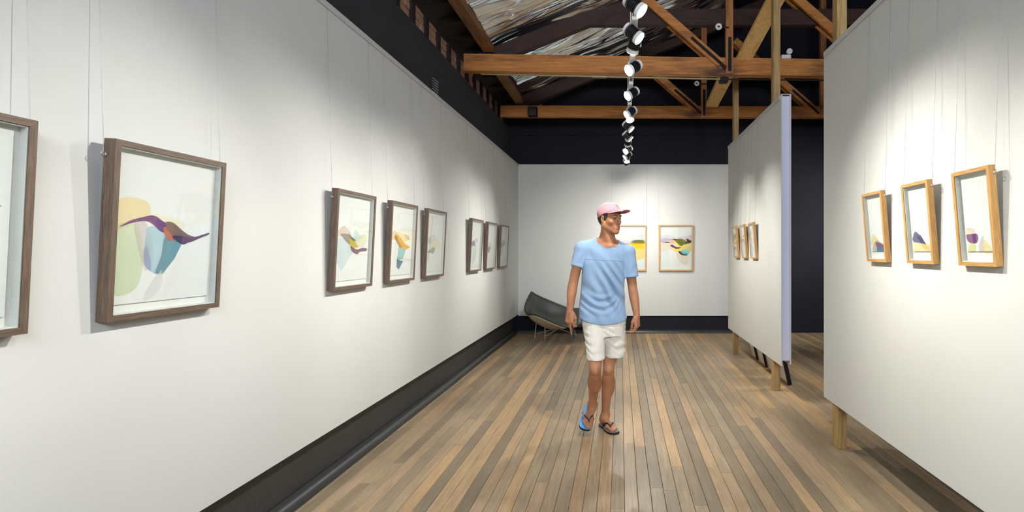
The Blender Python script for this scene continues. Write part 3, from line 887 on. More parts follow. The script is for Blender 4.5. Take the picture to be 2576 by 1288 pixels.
# four framed works stored on the floor, leaning on the back of the further panel
for (y0, lab) in ((5.66, 'black edged frame leaning behind the further panel, nearest the camera'),
                  (6.11, 'black edged frame leaning behind the further panel, second from the near end'),
                  (6.54, 'black edged frame leaning behind the further panel, third from the near end'),
                  (6.97, 'black edged frame leaning behind the further panel, furthest back')):
    ln = math.degrees(math.asin(0.135 / 0.62))
    o = empty('stored_frame', (1.808, y0 + 0.16, 0.001))      # its back faces the aisle
    tag(o, lab, 'picture', 'frames leaning behind the further panel')
    o.rotation_euler = (R(ln), 0, R(-90))
    w, H = 0.16, 0.62
    # local -y looks towards the aisle and shows the back of the frame; local +x points to the camera
    MB().cbox(w - 0.022, w, -0.003, 0.040, 0, H, 0.002).build('frame_rail', M['black_plastic'], o)
    MB().cbox(-w, -w + 0.016, 0, 0.034, 0, H, 0.002).build('frame_rail', M['oak_z'], o)
    MB().cbox(-w + 0.022, w - 0.022, 0, 0.034, 0, 0.022, 0.002).build('frame_rail', M['oak_x'], o)
    MB().cbox(-w + 0.022, w - 0.022, 0, 0.034, H - 0.022, H, 0.002).build('frame_rail', M['oak_x'], o)
    MB().box(-w + 0.022, w - 0.022, 0.008, 0.014, 0.022, H - 0.022).build('backing_board', M['mat_board'], o)

# ------------------------------------------------------------------ track lighting
TX, TZ = 0.085, 2.90
trk = empty('lighting_track', (TX, 0, TZ))
tag(trk, 'long white lighting track running down the middle of the gallery', 'lighting track')
MB().box(-0.02, 0.02, -2.4, 8.12, 0, 0.006).box(-0.02, -0.012, -2.4, 8.12, -0.022, 0.0).box(0.012, 0.02, -2.4, 8.12, -0.022, 0.0).build('channel', M['track'], trk)
MB().cbox(-0.03, 0.03, 8.12, 8.16, -0.0215, 0.014, 0.004).build('end_cap', M['track'], trk)
for y in (-1.5, 1.0, 4.6, 6.62):
    MB().cyl((0, y, 0.006), (0, y, 0.80), 0.0035, n=8).build('hanger_rod', M['track'], trk)


def spotlight(y, aim, label, side=1, on=True, power=1.0, cone=63, tx=TX):
    """Track head: adapter, arm, finned black body with white ends, lit lens. The lamp's own light sits at the lens."""
    piv = Vector((tx, y, TZ - 0.108))
    d = (Vector(aim) - piv).normalized()
    o = empty('track_spotlight', (tx, y, TZ))
    tag(o, label, 'spotlight', 'spotlights on the lighting track')
    MB().cbox(-0.019, 0.019, -0.075, 0.075, -0.048, -0.0225, 0.003).build('adapter', M['lamp_white'], o)
    q = Vector((0, 0, -0.108))
    sd = d.cross(Vector((0, 0, 1))).normalized() * side
    MB().beam(Vector((0, 0, -0.044)) + sd * 0.0, Vector((0, 0, -0.052)) + sd * 0.046, 0.02, 0.008).beam(Vector((0, 0, -0.052)) + sd * 0.046, q + sd * 0.046, 0.02, 0.007, up=sd).build('arm', M['lamp_white'], o)
    back = q - d * 0.055
    h = MB().cyl(back - d * 0.018, back, 0.036, 0.040, 24)
    for k in range(5):
        h.cyl(back + d * (0.012 + k * 0.013), back + d * (0.017 + k * 0.013), 0.0395, n=24, mi=1)
    h.cyl(back, back + d * 0.075, 0.030, n=20, mi=1)
    h.build('housing', [M['lamp_white'], M['lamp_black']], o)
    rim = MB().cyl(back + d * 0.074, back + d * 0.098, 0.041, 0.0425, 28)
    rim.build('rim', M['lamp_white'], o)
    MB().cyl(back + d * 0.0982, back + d * 0.1005, 0.037, n=28).build('lens', M['lens'] if on else M['black_plastic'], o)
    if on:
        L_ = bpy.data.lights.new('spot_beam', 'SPOT')
        L_.energy = SPOT_W * power
        L_.color = SPOT_COL
        L_.spot_size = R(cone); L_.spot_blend = 1.0
        L_.shadow_soft_size = 0.035
        lo = bpy.data.objects.new('spot_beam', L_)
        COL.objects.link(lo)
        lo.parent = o
        lo.location = back + d * 0.104
        lo.rotation_euler = d.to_track_quat('-Z', 'Y').to_euler()
    return o


SPOTS = [
    (-1.6, (WL, -2.2, 1.4), 'left', 1, 1), (-1.2, (WR + 1.5, -1.6, 1.2), 'right', 1, 1), (0.0, (WL, -0.7, 1.45), 'left', 1, 1), (0.5, (WR, -0.2, 1.4), 'right', 1, 1),
    (1.45, (WL, 0.55, 1.3), 'left', 1, 1), (1.9, (WR, 1.5, 1.3), 'right', 1, 1), (2.45, (WL, 1.7, 1.3), 'left', 1, 1)]
for k, (y, aim, side, s, pw) in enumerate(SPOTS):
    spotlight(y, aim, 'white track spotlight above or behind the camera, %s of seven, aimed %s' % (('first', 'second', 'third', 'fourth', 'fifth', 'sixth', 'seventh')[k], side), 1, power=pw)
spotlight(2.88, (WR, 2.5, 1.38), 'white track spotlight at the top edge of the photograph, lens turned to the nearest panel', -1, cone=69)
spotlight(3.25, (WR, 2.9, 1.38), 'white track spotlight second from the top, lens turned to the nearest panel', -1, cone=69)
spotlight(3.43, (-0.9, 5.4, 0.2), 'finned black and white spotlight close behind the second, turned away from the camera', 1, power=0.8, cone=120)
spotlight(3.85, (WL, 2.65, 1.3), 'bright track spotlight in front of the nearer truss, lens turned left', 1)
spotlight(4.48, (WL, 3.4, 1.3), 'bright track spotlight just below the tie rod, lens turned left', 1)
spotlight(5.09, (WL, 4.2, 1.3), 'bright track spotlight in front of the further truss, lens turned left', 1)
spotlight(5.24, (0.5, 3.9, 0.0), 'track spotlight aimed steeply down, close behind the one turned left', -1, power=0.9, cone=120)
spotlight(5.68, (WR, 5.5, 1.4), 'large looking black bodied spotlight below the further truss, lens turned right', -1)
spotlight(6.15, (WR, 6.6, 1.4), 'track spotlight with its lens edge on, turned to the further panel', -1)
spotlight(6.48, (-0.1, YB, 1.3), 'black bodied track spotlight turned away to the back wall', 1, power=1.6, cone=76)
spotlight(6.97, (WL, 6.1, 1.3), 'small bright track spotlight near the far end, lens turned left', 1)
spotlight(7.38, (WL, 6.9, 1.3), 'smallest lit track spotlight near the far end, lens turned left', 1)
spotlight(7.66, (0.3, 6.6, 0.0), 'last but one track spotlight at the far end, aimed down at the boards', -1, power=0.9, cone=120)
spotlight(7.98, (0.8, YB, 1.45), 'last track spotlight at the far end, turned away to the back wall', 1, power=0.75, cone=110)

# a second, shorter track lights the bay behind the panels
BX = 4.9
trk2 = empty('lighting_track', (BX, 0, TZ))
tag(trk2, 'shorter white lighting track in the bay behind the display panels', 'lighting track')
MB().box(-0.02, 0.02, 3.4, 7.6, 0, 0.006).box(-0.02, -0.012, 3.4, 7.6, -0.022, 0.0).box(0.012, 0.02, 3.4, 7.6, -0.022, 0.0).build('channel', M['track'], trk2)
for y in (3.6, 7.4):
    MB().cyl((0, y, 0.006), (0, y, 3.46), 0.0035, n=8).build('hanger_rod', M['track'], trk2)
spotlight(5.75, (1.75, 5.9, 0.25), 'track spotlight in the side bay, aimed at the foot of the further panel', 1, power=2.0, cone=60, tx=BX)
spotlight(7.1, (3.0, YB, 1.4), 'track spotlight in the side bay, aimed at the dark end wall', 1, power=2.6, cone=90, tx=BX)
# ------------------------------------------------------------------ moulded lounge chair
def catmull(P, n):
    P = [Vector(p) for p in P]
    P = [2 * P[0] - P[1]] + P + [2 * P[-1] - P[-2]]
    out = []
    m = len(P) - 3
    for i in range(n):
        t = i / (n - 1) * m
        k = min(int(t), m - 1); t -= k
        a, b, c, d = P[k:k + 4]
        out.append(0.5 * ((2 * b) + (c - a) * t + (2 * a - 5 * b + 4 * c - d) * t * t + (3 * b - a - 3 * c + d) * t ** 3))
    return out


CH = Vector((-1.08, 8.6, 0))
chair = empty('lounge_chair', CH)
tag(chair, 'charcoal leather lounge chair with a curved beige shell on thin steel legs', 'chair')
rows = [
    [at(1337, 735, 8.86), at(1352, 744, 8.92), at(1384, 758, 9.0), at(1430, 775, 9.06), at(1468, 776, 9.06), at(1494, 764, 9.0)],
    [at(1328, 752, 8.74), at(1347, 776, 8.80), at(1385, 795, 8.86), at(1428, 802, 8.88), at(1466, 796, 8.86), at(1496, 778, 8.84)],
    [at(1323, 766, 8.62), at(1345, 801, 8.62), at(1386, 821, 8.62), at(1428, 817, 8.62), at(1466, 816, 8.62), at(1497, 791, 8.66)],
    [at(1321, 778, 8.52), at(1345, 804, 8.44), at(1388, 823, 8.38), at(1430, 821, 8.36), at(1466, 819, 8.40), at(1496, 797, 8.50)],
    [at(1325, 789, 8.46), at(1352, 794, 8.32), at(1392, 811, 8.18), at(1430, 823, 8.14), at(1466, 812, 8.2), at(1492, 800, 8.36)]]
NU, NV = 40, 28
dense = [catmull(r, NU) for r in rows]
grid = [[None] * NV for _ in range(NU)]
for i in range(NU):
    c = catmull([dense[k][i] for k in range(5)], NV)
    for j in range(NV):
        grid[i][j] = c[j] - CH
def gnorm(i, j):
    a = grid[min(i + 1, NU - 1)][j] - grid[max(i - 1, 0)][j]
    b = grid[i][min(j + 1, NV - 1)] - grid[i][max(j - 1, 0)]
    n = a.cross(b).normalized()
    return n if n.z > 0 else -n
nrm = [[gnorm(i, j) for j in range(NV)] for i in range(NU)]
def sheet(name, o0, o1, mat, NU=NU):
    mb = MB()
    def lay(o):
        out = []
        for i in range(NU):
            for j in range(NV):
                e = min(i, j, NU - 1 - i, NV - 1 - j)
                out.append(grid[i][j] + nrm[i][j] * o)
        return out
    top, bot = lay(o1), lay(o0)
    n = NU * NV
    fs = []
    for i in range(NU - 1):
        for j in range(NV - 1):
            a, b, c, d = i * NV + j, (i + 1) * NV + j, (i + 1) * NV + j + 1, i * NV + j + 1
            fs.append((a, b, c, d)); fs.append((n + d, n + c, n + b, n + a))
    ring = [i * NV for i in range(NU)] + [(NU - 1) * NV + j for j in range(1, NV)] + [i * NV + NV - 1 for i in range(NU - 2, -1, -1)] + [j for j in range(NV - 2, 0, -1)]
    for k in range(len(ring)):
        a, b = ring[k], ring[(k + 1) % len(ring)]
        fs.append((b, a, n + a, n + b))
    mb.poly(top + bot, fs, 0, True)
    return mb.build(name, mat, chair, fix=True)
sheet('shell', -0.030, -0.012, M['shell_beige'], 23)
sheet('cushion', -0.0115, 0.012, M['leather'])
edge = [grid[i][0] for i in range(NU)] + [grid[NU - 1][j] for j in range(1, NV)] + [grid[i][NV - 1] for i in range(NU - 2, -1, -1)] + [grid[0][j] for j in range(NV - 2, 0, -1)]
edn = [nrm[i][0] for i in range(NU)] + [nrm[NU - 1][j] for j in range(1, NV)] + [nrm[i][NV - 1] for i in range(NU - 2, -1, -1)] + [nrm[0][j] for j in range(NV - 2, 0, -1)]
MB().tube([p + q * 0.0 for p, q in zip(edge, edn)], 0.017, 8, closed=True).build('welt', M['leather'], chair)
lw = 0.0085
fp = [(at(1370.5, 859, 8.45), at(1371, 815, 8.42)), (at(1345, 852, 8.72), at(1349, 812, 8.74)), (at(1456, 850, 8.74), at(1440, 824, 8.60))]
hub = at(1405, 826, 8.58)
for a, b in fp:
    a = a.copy(); a.z = 0.0
    MB().tube([a - CH, b - CH], lw, 8).build('leg', M['chrome'], chair)
    MB().tube([a.lerp(b, 0.28) - CH, hub - CH], lw * 0.85, 8).build('brace', M['chrome'], chair)

# ------------------------------------------------------------------ signed distance tools for the figure
class Field:
    def __init__(s, lo, hi, h):
        s.lo, s.h = np.array(lo, float), h
        n = np.ceil((np.array(hi) - s.lo) / h).astype(int) + 1
        s.ax = [(s.lo[a] + h * np.arange(n[a])).astype(np.float32) for a in range(3)]
        s.F = np.full(tuple(n), 0.5, np.float32)

    def win(s, lo, hi):
        sl = []
        for a in range(3):
            i0 = max(0, int((lo[a] - s.lo[a]) / s.h)); i1 = min(len(s.ax[a]), int((hi[a] - s.lo[a]) / s.h) + 2)
            sl.append(slice(i0, max(i0, i1)))
        return tuple(sl), s.ax[0][sl[0]][:, None, None], s.ax[1][sl[1]][None, :, None], s.ax[2][sl[2]][None, None, :]

    @staticmethod
    def smin(a, b, k):
        if k <= 0: return np.minimum(a, b)
        hh = np.maximum(k - np.abs(a - b), 0) / k
        return np.minimum(a, b) - hh * hh * k * 0.25

    def op(s, fn, lo, hi, k=0.01, sub=False):
        w, X, Y, Z = s.win(lo, hi)
        if 0 in s.F[w].shape: return s
        d = fn(X, Y, Z)
        s.F[w] = -s.smin(-s.F[w], d, k) if sub else s.smin(s.F[w], d, k)
        return s

    def cone(s, a, b, ra, rb, k=0.01, sub=False):
        a, b = np.array(a, np.float32), np.array(b, np.float32)
        ba = b - a; L2 = float(ba @ ba) + 1e-12
        m = max(ra, rb) + 0.04 + k
        def fn(X, Y, Z):
            px, py, pz = X - a[0], Y - a[1], Z - a[2]
            t = np.clip((px * ba[0] + py * ba[1] + pz * ba[2]) / L2, 0, 1)
            return np.sqrt((px - t * ba[0]) ** 2 + (py - t * ba[1]) ** 2 + (pz - t * ba[2]) ** 2) - (ra + (rb - ra) * t)
        return s.op(fn, np.minimum(a, b) - m, np.maximum(a, b) + m, k, sub)

    def chain(s, pts, rs, k=0.01):
        for i in range(len(pts) - 1):
            s.cone(pts[i], pts[i + 1], rs[i], rs[i + 1], k)
        return s

    def limb(s, pts, rs, k=0.01, n=8):
        """A chain with smoothly interpolated bends and thickness."""
        P = [np.array(list(p) + [r], float) for p, r in zip(pts, rs)]
        P = [2 * P[0] - P[1]] + P + [2 * P[-1] - P[-2]]
        Q = []
        for i in range(len(P) - 3):
            a, b, c, d = P[i:i + 4]
            for j in range(n):
                t = j / n
                Q.append(0.5 * ((2 * b) + (c - a) * t + (2 * a - 5 * b + 4 * c - d) * t * t + (3 * b - a - 3 * c + d) * t ** 3))
        Q.append(P[-2])
        s.cone(Q[0][:3], Q[1][:3], Q[0][3], Q[1][3], k)
        for i in range(1, len(Q) - 1):
            s.cone(Q[i][:3], Q[i + 1][:3], Q[i][3], Q[i + 1][3], 0.004)
        return s

    def ell(s, c, r, axes=None, k=0.01, sub=False):
        c = np.array(c, np.float32); r = np.array(r, np.float32)
        A = np.eye(3, dtype=np.float32) if axes is None else np.array([list(q) for q in axes], np.float32)   # rows are the ellipsoid's axes
        m = float(max(r)) + 0.04 + k
        def fn(X, Y, Z):
            p = [X - c[0], Y - c[1], Z - c[2]]
            q = [A[i, 0] * p[0] + A[i, 1] * p[1] + A[i, 2] * p[2] for i in range(3)]
            k0 = np.sqrt(sum((q[i] / r[i]) ** 2 for i in range(3))) + 1e-6
            k1 = np.sqrt(sum((q[i] / r[i] ** 2) ** 2 for i in range(3))) + 1e-6
            return k0 * (k0 - 1) / k1
        return s.op(fn, c - m, c + m, k, sub)

    def mesh(s):
        F, h = s.F, s.h
        ins = F < 0
        c = [(i, j, k) for i in (0, 1) for j in (0, 1) for k in (0, 1)]
        n = [d - 1 for d in F.shape]
        cnt = np.zeros(n, np.int8)
        for (i, j, k) in c:
            cnt += ins[i:i + n[0], j:j + n[1], k:k + n[2]]
        act = (cnt > 0) & (cnt < 8)
        I = np.argwhere(act)
        vid = np.full(n, -1, np.int32); vid[act] = np.arange(len(I))
        val = {q: F[I[:, 0] + q[0], I[:, 1] + q[1], I[:, 2] + q[2]] for q in c}
        acc = np.zeros((len(I), 3)); wt = np.zeros(len(I))
        for q in c:
            for a in range(3):
                if q[a] == 0:
                    q2 = tuple(q[b] + (1 if b == a else 0) for b in range(3))
                    va, vb = val[q], val[q2]
                    x = (va < 0) != (vb < 0)
                    t = np.where(x, va / np.where(x, va - vb, 1), 0)
                    p = np.tile(np.array(q, float), (len(I), 1)); p[:, a] += t
                    acc += np.where(x[:, None], p, 0); wt += x
        V = s.lo + (I + acc / wt[:, None]) * h
        faces = []
        for a in range(3):
            b, d = (a + 1) % 3, (a + 2) % 3
            sh = list(F.shape); s0 = [slice(0, None)] * 3; s1 = [slice(0, None)] * 3
            s0[a] = slice(0, -1); s1[a] = slice(1, None)
            A, B = ins[tuple(s0)], ins[tuple(s1)]
            E = np.argwhere(A != B)
            ok = (E[:, b] > 0) & (E[:, d] > 0) & (E[:, b] < F.shape[b] - 1) & (E[:, d] < F.shape[d] - 1)
            E = E[ok]
            flip = A[E[:, 0], E[:, 1], E[:, 2]]
            def g(ob, od):
                e = E.copy(); e[:, b] += ob; e[:, d] += od
                return vid[e[:, 0], e[:, 1], e[:, 2]]
            q = np.stack([g(-1, -1), g(0, -1), g(0, 0), g(-1, 0)], 1)
            q[~flip] = q[~flip][:, ::-1]
            faces.append(q)
        return V, np.concatenate(faces)


def relax(V, Q, it=1, lam=0.5):
    """A little Laplacian smoothing."""
    n = len(V)
    e = np.concatenate([Q[:, [0, 1]], Q[:, [1, 2]], Q[:, [2, 3]], Q[:, [3, 0]]])
    for _ in range(it):
        acc = np.zeros_like(V); c = np.zeros(n)
        for a, b in ((0, 1), (1, 0)):
            for ax in range(3):
                acc[:, ax] += np.bincount(e[:, a], V[e[:, b], ax], n)
            c += np.bincount(e[:, a], minlength=n)
        V = V + lam * (acc / np.maximum(c, 1)[:, None] - V)
    return V


def skin_mat():
    m, N, L, B = new_mat('tanned_skin')
    B.inputs['Roughness'].default_value = 0.5
    B.inputs['Specular IOR Level'].default_value = 0.35
    B.inputs['Subsurface Weight'].default_value = 0.08
    B.inputs['Subsurface Radius'].default_value = (0.02, 0.008, 0.004)
    tc = N.new('ShaderNodeTexCoord')
    n = N.new('ShaderNodeTexNoise'); n.inputs['Scale'].default_value = 11; n.inputs['Detail'].default_value = 5
    cr = N.new('ShaderNodeValToRGB')
    cr.color_ramp.elements[0].position = 0.3; cr.color_ramp.elements[0].color = srgb(152, 102, 70)
    cr.color_ramp.elements[1].position = 0.7; cr.color_ramp.elements[1].color = srgb(178, 125, 90)
    L.new(tc.outputs['Object'], n.inputs['Vector']); L.new(n.outputs['Fac'], cr.inputs['Fac']); L.new(cr.outputs['Color'], B.inputs['Base Color'])
    return m


def cloth(name, col, scale=900, var=0.08, vscale=8, wr=0.25, wscale=7):
    m, N, L, B = new_mat(name)
    B.inputs['Roughness'].default_value = 0.9
    B.inputs['Specular IOR Level'].default_value = 0.15
    B.inputs['Sheen Weight'].default_value = 0.15
    tc = N.new('ShaderNodeTexCoord')
    n = N.new('ShaderNodeTexNoise'); n.inputs['Scale'].default_value = vscale * 6; n.inputs['Detail'].default_value = 6; n.inputs['Roughness'].default_value = 0.7
    mx = N.new('ShaderNodeMix'); mx.data_type = 'RGBA'
    mx.inputs['A'].default_value = [v * (1 - var) for v in col[:3]] + [1]
    mx.inputs['B'].default_value = [min(1, v * (1 + var)) for v in col[:3]] + [1]
    L.new(tc.outputs['Object'], n.inputs['Vector']); L.new(n.outputs['Fac'], mx.inputs['Factor']); L.new(mx.outputs['Result'], B.inputs['Base Color'])
    mp = N.new('ShaderNodeMapping'); mp.inputs['Rotation'].default_value = (0, R(35), 0); mp.inputs['Scale'].default_value = (2.4, 1, 0.8)
    L.new(tc.outputs['Object'], mp.inputs['Vector'])
    n2 = N.new('ShaderNodeTexNoise'); n2.inputs['Scale'].default_value = wscale; n2.inputs['Detail'].default_value = 4
    L.new(mp.outputs[0], n2.inputs['Vector'])
    bp = N.new('ShaderNodeBump'); bp.inputs['Strength'].default_value = wr; bp.inputs['Distance'].default_value = 0.03
    L.new(n2.outputs['Fac'], bp.inputs['Height'])
    L.new(bp.outputs['Normal'], B.inputs['Normal'])
    return m


M['skin'] = skin_mat()
M['shirt'] = cloth('pale_blue_cotton', srgb(134, 160, 187), var=0.07)
M['seam'] = cloth('blue_seam', srgb(118, 150, 184), wr=0.05)
M['shorts'] = cloth('off_white_cotton', srgb(212, 206, 194), wr=0.5, wscale=10)
M['cap'] = cloth('dusty_pink_cotton', srgb(192, 138, 144), wr=0.12, wscale=14)
M['cap_under'] = cloth('deep_pink_cotton', srgb(196, 120, 122), wr=0.05)
M['hair'] = plain('short_dark_brown_hair', srgb(46, 33, 24), 0.7, bump=0.35, bscale=320)
M['lips'] = plain('lips', srgb(176, 100, 92), 0.45)
M['eye_white'] = plain('eye_white', srgb(130, 120, 110), 0.2)
M['iris'] = plain('dark_iris', srgb(38, 26, 20), 0.15)
M['nail'] = plain('finger_nail', srgb(206, 164, 140), 0.35)
M['rubber_black'] = plain('black_rubber', srgb(18, 18, 19), 0.5, bump=0.1, bscale=120)
M['rubber_blue'] = plain('blue_rubber_insole', srgb(70, 152, 216), 0.6, bump=0.05, bscale=140)
M['rubber_grey'] = plain('pale_grey_insole', srgb(120, 128, 140), 0.6)
M['thread'] = plain('teal_grey_thread', srgb(70, 84, 100), 0.8)
# ------------------------------------------------------------------ the walking man
PY = 4.27
person = empty('person', (-0.13, PY, 0))
tag(person, 'young man in a pink cap, pale blue t-shirt and white shorts walking with head turned', 'person')
PO = np.array([-0.13, PY, 0.0])


def pmesh(name, V, Q, mats, parent=None, smooth=True):
    o = np_mesh(name, V - PO, Q, mats, parent or person, smooth)
    return o


def N_(v):
    v = np.array(v, float)
    return v / np.linalg.norm(v)


# head frame: x towards his left, y out of the face, z up
yaw, pitch = R(48), R(-3)
H0 = np.array([-0.088, 4.25, 1.722])
h_f = np.array([math.sin(yaw) * math.cos(pitch), -math.cos(yaw) * math.cos(pitch), math.sin(pitch)])
h_l = np.array([math.cos(yaw), math.sin(yaw), 0.0])
h_u = np.cross(h_l, -h_f); h_u = h_u / np.linalg.norm(h_u)
if h_u[2] < 0: h_u = -h_u
HA = (h_l, h_f, h_u)


def hl(x, y, z):
    return H0 + x * h_l + y * h_f + z * h_u


B = Field((-0.56, 3.86, -0.03), (0.30, 4.52, 1.88), 0.0032)
# trunk (hidden by the clothes except at the neckline)
psi = R(12)
cps, sps = math.cos(psi), math.sin(psi)


def stack(F_, secs, off=0.0, k=0.02, disp=None, zcut=None, p=2.3):
    secs = np.array(secs)
    zs = np.linspace(secs[0, 0], secs[-1, 0], 160)
    ci = []
    for c in range(1, 5):
        v = np.interp(zs, secs[:, 0], secs[:, c])
        kern = np.hanning(15); kern /= kern.sum()
        v = np.convolve(np.pad(v, 7, mode='edge'), kern, 'valid')
        ci.append(v)
    def fn(X, Y, Z):
        cx, cy, rx, ry = [np.interp(Z, zs, c).astype(np.float32) for c in ci]
        qx = (X - cx) * cps + (Y - cy) * sps
        qy = -(X - cx) * sps + (Y - cy) * cps
        rx, ry = rx + off, ry + off
        d = ((np.abs(qx / rx) ** p + np.abs(qy / ry) ** p) ** (1 / p) - 1) * np.minimum(rx, ry)
        if disp is not None:
            d = d + disp(qx, qy, Z)
        d = np.maximum(d, np.maximum(secs[0, 0] - Z, Z - secs[-1, 0]))
        if zcut is not None:
            d = np.maximum(d, zcut(qx, qy, Z))
        return d
    m = 0.3
    lo = (secs[:, 1].min() - m, secs[:, 2].min() - m, secs[0, 0] - 0.05)
    hi = (secs[:, 1].max() + m, secs[:, 2].max() + m, secs[-1, 0] + 0.05)
    F_.op(fn, lo, hi, k)


stack(B, [(0.82, -.135, 4.29, .130, .095), (0.92, -.135, 4.29, .150, .098), (1.05, -.14, 4.295, .140, .092), (1.2, -.142, 4.295, .150, .098),
          (1.34, -.138, 4.295, .158, .104), (1.43, -.130, 4.295, .150, .096), (1.49, -.122, 4.30, .115, .082), (1.53, -.118, 4.305, .07, .06)])
B.chain([(-.185, 4.30, 1.52), (-.30, 4.275, 1.478)], [.036, .040], 0.03)
B.chain([(-.045, 4.315, 1.508), (.050, 4.32, 1.452)], [.036, .040], 0.03)
nk = hl(0, -.022, -.055)
B.chain([(-.116, 4.31, 1.49), (-.112, 4.30, 1.56), tuple(nk)], [.070, .056, .055], 0.03)
B.chain([(-.088, 4.240, 1.500), tuple(hl(-.056, -.016, -.055))], [.010, .012], 0.05)          # neck tendon
B.chain([(-.108, 4.226, 1.492), (-.20, 4.256, 1.500)], [.008, .008], 0.025)                      # collar bones
B.chain([(-.080, 4.226, 1.490), (-.01, 4.272, 1.482)], [.008, .008], 0.025)
# head
B.ell(hl(0, -.020, .030), (.075, .096, .084), HA, 0.02)
B.ell(hl(0, .022, -.035), (.059, .067, .088), HA, 0.03)
for s in (-1, 1):
    B.cone(hl(s * .050, -.004, -.064), hl(s * .015, .068, -.115), .019, .014, 0.026)
    B.ell(hl(s * .044, .050, -.034), (.022, .026, .020), HA, 0.025)
    B.cone(hl(s * .012, .084, .016), hl(s * .046, .068, .016), .010, .010, 0.018)
B.ell(hl(0, .074, -.112), (.019, .016, .016), HA, 0.02)
B.ell(hl(0, .078, -.080), (.030, .012, .026), HA, 0.02)
for s in (-1, 1):
    B.ell(hl(s * .031, .092, -.007), (.017, .016, .0095), HA, 0.012, sub=True)
    B.cone(hl(s * .018, .0815, .0005), hl(s * .032, .0825, .0025), .0042, .0046, 0.004)
    B.cone(hl(s * .032, .0825, .0025), hl(s * .046, .0725, -.0015), .0046, .0036, 0.004)
    B.cone(hl(s * .019, .081, -.0165), hl(s * .045, .072, -.0155), .0036, .0032, 0.006)
B.chain([hl(0, .088, .010), hl(0, .098, -.016), hl(0, .111, -.038)], [.007, .0082, .0098], 0.012)
for s in (-1, 1):
    B.ell(hl(s * .0115, .097, -.042), (.0075, .011, .0075), HA, 0.008)
    B.cone(hl(s * .020, .086, -.0795), hl(0, .0925, -.0765), .0045, .0065, 0.006)
B.cone(hl(-.014, .0865, -.090), hl(.014, .0865, -.090), .0065, .0065, 0.006)
B.cone(hl(-.020, .0945, -.0832), hl(.020, .0945, -.0832), .0016, .0016, 0.003, sub=True)
for s in (-1, 1):                                                                               # ears
    ea = (h_l * .9 + h_f * (-.35 * s), h_f * .9 + h_l * .35 * s, h_u)
    B.ell(hl(s * .076, -.014, -.012), (.009, .019, .032), ea, 0.006)
    B.ell(hl(s * .086, -.011, -.012), (.007, .010, .019), ea, 0.005, sub=True)
    B.ell(hl(s * .073, -.006, -.040), (.008, .010, .010), HA, 0.006)
# arms
AR = [(-.318, 4.272, 1.462), (-.356, 4.262, 1.33), (-.386, 4.278, 1.205), (-.400, 4.272, 1.12), (-.414, 4.255, .965)]
B.limb(AR, [.047, .0405, .0375, .0385, .0250], 0.03)
AL = [(.058, 4.318, 1.440), (.078, 4.322, 1.29), (.096, 4.330, 1.150), (.110, 4.310, 1.06), (.130, 4.285, .925)]
B.limb(AL, [.047, .0415, .0375, .0380, .0250], 0.03)


NAILS = []
def hand(w, d, n, s, bends, thumb):
    w, d, n = np.array(w, float), N_(d), np.array(n, float)
    n = N_(n - d * n.dot(d)); s = np.array(s, float); s = N_(s - d * s.dot(d) - n * s.dot(n))
    P = lambda a, b, c: w + d * a + s * b + n * c
    kn = [(.088, .027), (.092, .009), (.088, -.010), (.080, -.027)]
    ph = [(.042, .025, .021), (.046, .029, .022), (.042, .027, .021), (.033, .021, .018)]
    for (a, b) in kn:
        B.cone(P(.012, b * .45, 0), P(a, b, 0.001), .0155, .0118, 0.014)
    B.ell(P(.05, .0, -.006), (.040, .034, .014), (d, s, n), 0.012)
    B.ell(P(.035, .022, -.010), (.030, .015, .014), (d, s, n), 0.012)
    for (a, b), L3, bd in zip(kn, ph, bends):
        p = P(a, b, 0.0); th = 0.0; r = .0092 if a > .081 else .0080
        for j in range(3):
            th += bd[j]
            v = d * math.cos(th) - n * math.sin(th) + s * (b * 1.2)
            q = p + N_(v) * L3[j]
            B.cone(p, q, r, r - .0009, 0.0035)
            p, r = q, r - .0009
        vv = N_(v); up = N_(n * math.cos(th) + d * math.sin(th))
        NAILS.append((p + up * (r - .0012), vv, up, r))
    t0 = P(.020, .026, -.008)
    pts = [t0] + [P(*q) for q in thumb]
    for i in range(len(pts) - 1):
        B.cone(pts[i], pts[i + 1], (.0145, .0115, .0100)[i], (.0115, .0100, .0082)[i], 0.006)


hand(AR[-1], (-.03, -.06, -1), (-.42, -.90, 0), (.90, -.42, 0),
     [(.55, .85, .5), (.12, .18, .10), (.55, .9, .55), (.65, 1.0, .6)],
     [(.055, .043, -.020), (.088, .040, -.026), (.118, .030, -.028)])
hand(AL[-1], (.03, -.05, -1), (.86, -.50, 0), (-.50, -.86, 0),
     [(.50, .75, .5), (.55, .8, .55), (.6, .85, .6), (.65, .9, .6)],
     [(.052, .038, -.022), (.088, .030, -.034), (.116, .020, -.040)])

# legs: his left planted, his right swinging through with the heel up
KL, ANL = (-.100, 4.245, .490), (-.128, 4.325, .100)
B.limb([(-.062, 4.30, .86), (-.085, 4.265, .62), KL, (-.106, 4.278, .375), (-.121, 4.312, .22), ANL], [.085, .058, .0455, .0515, .0365, .0300], 0.02)
B.ell((-.094, 4.300, .365), (.043, .040, .085), None, 0.03)
B.ell((-.101, 4.203, .492), (.026, .020, .032), None, 0.02)
KR, ANR = (-.198, 4.035, .540), (-.231, 4.268, .205)
B.limb([(-.205, 4.29, .86), (-.200, 4.135, .665), KR, (-.206, 4.130, .425), (-.221, 4.212, .30), ANR], [.080, .054, .0455, .0505, .0365, .0300], 0.02)
B.ell((-.210, 4.150, .425), (.044, .040, .075), None, 0.03)
B.ell((-.197, 3.996, .535), (.026, .020, .032), None, 0.02)


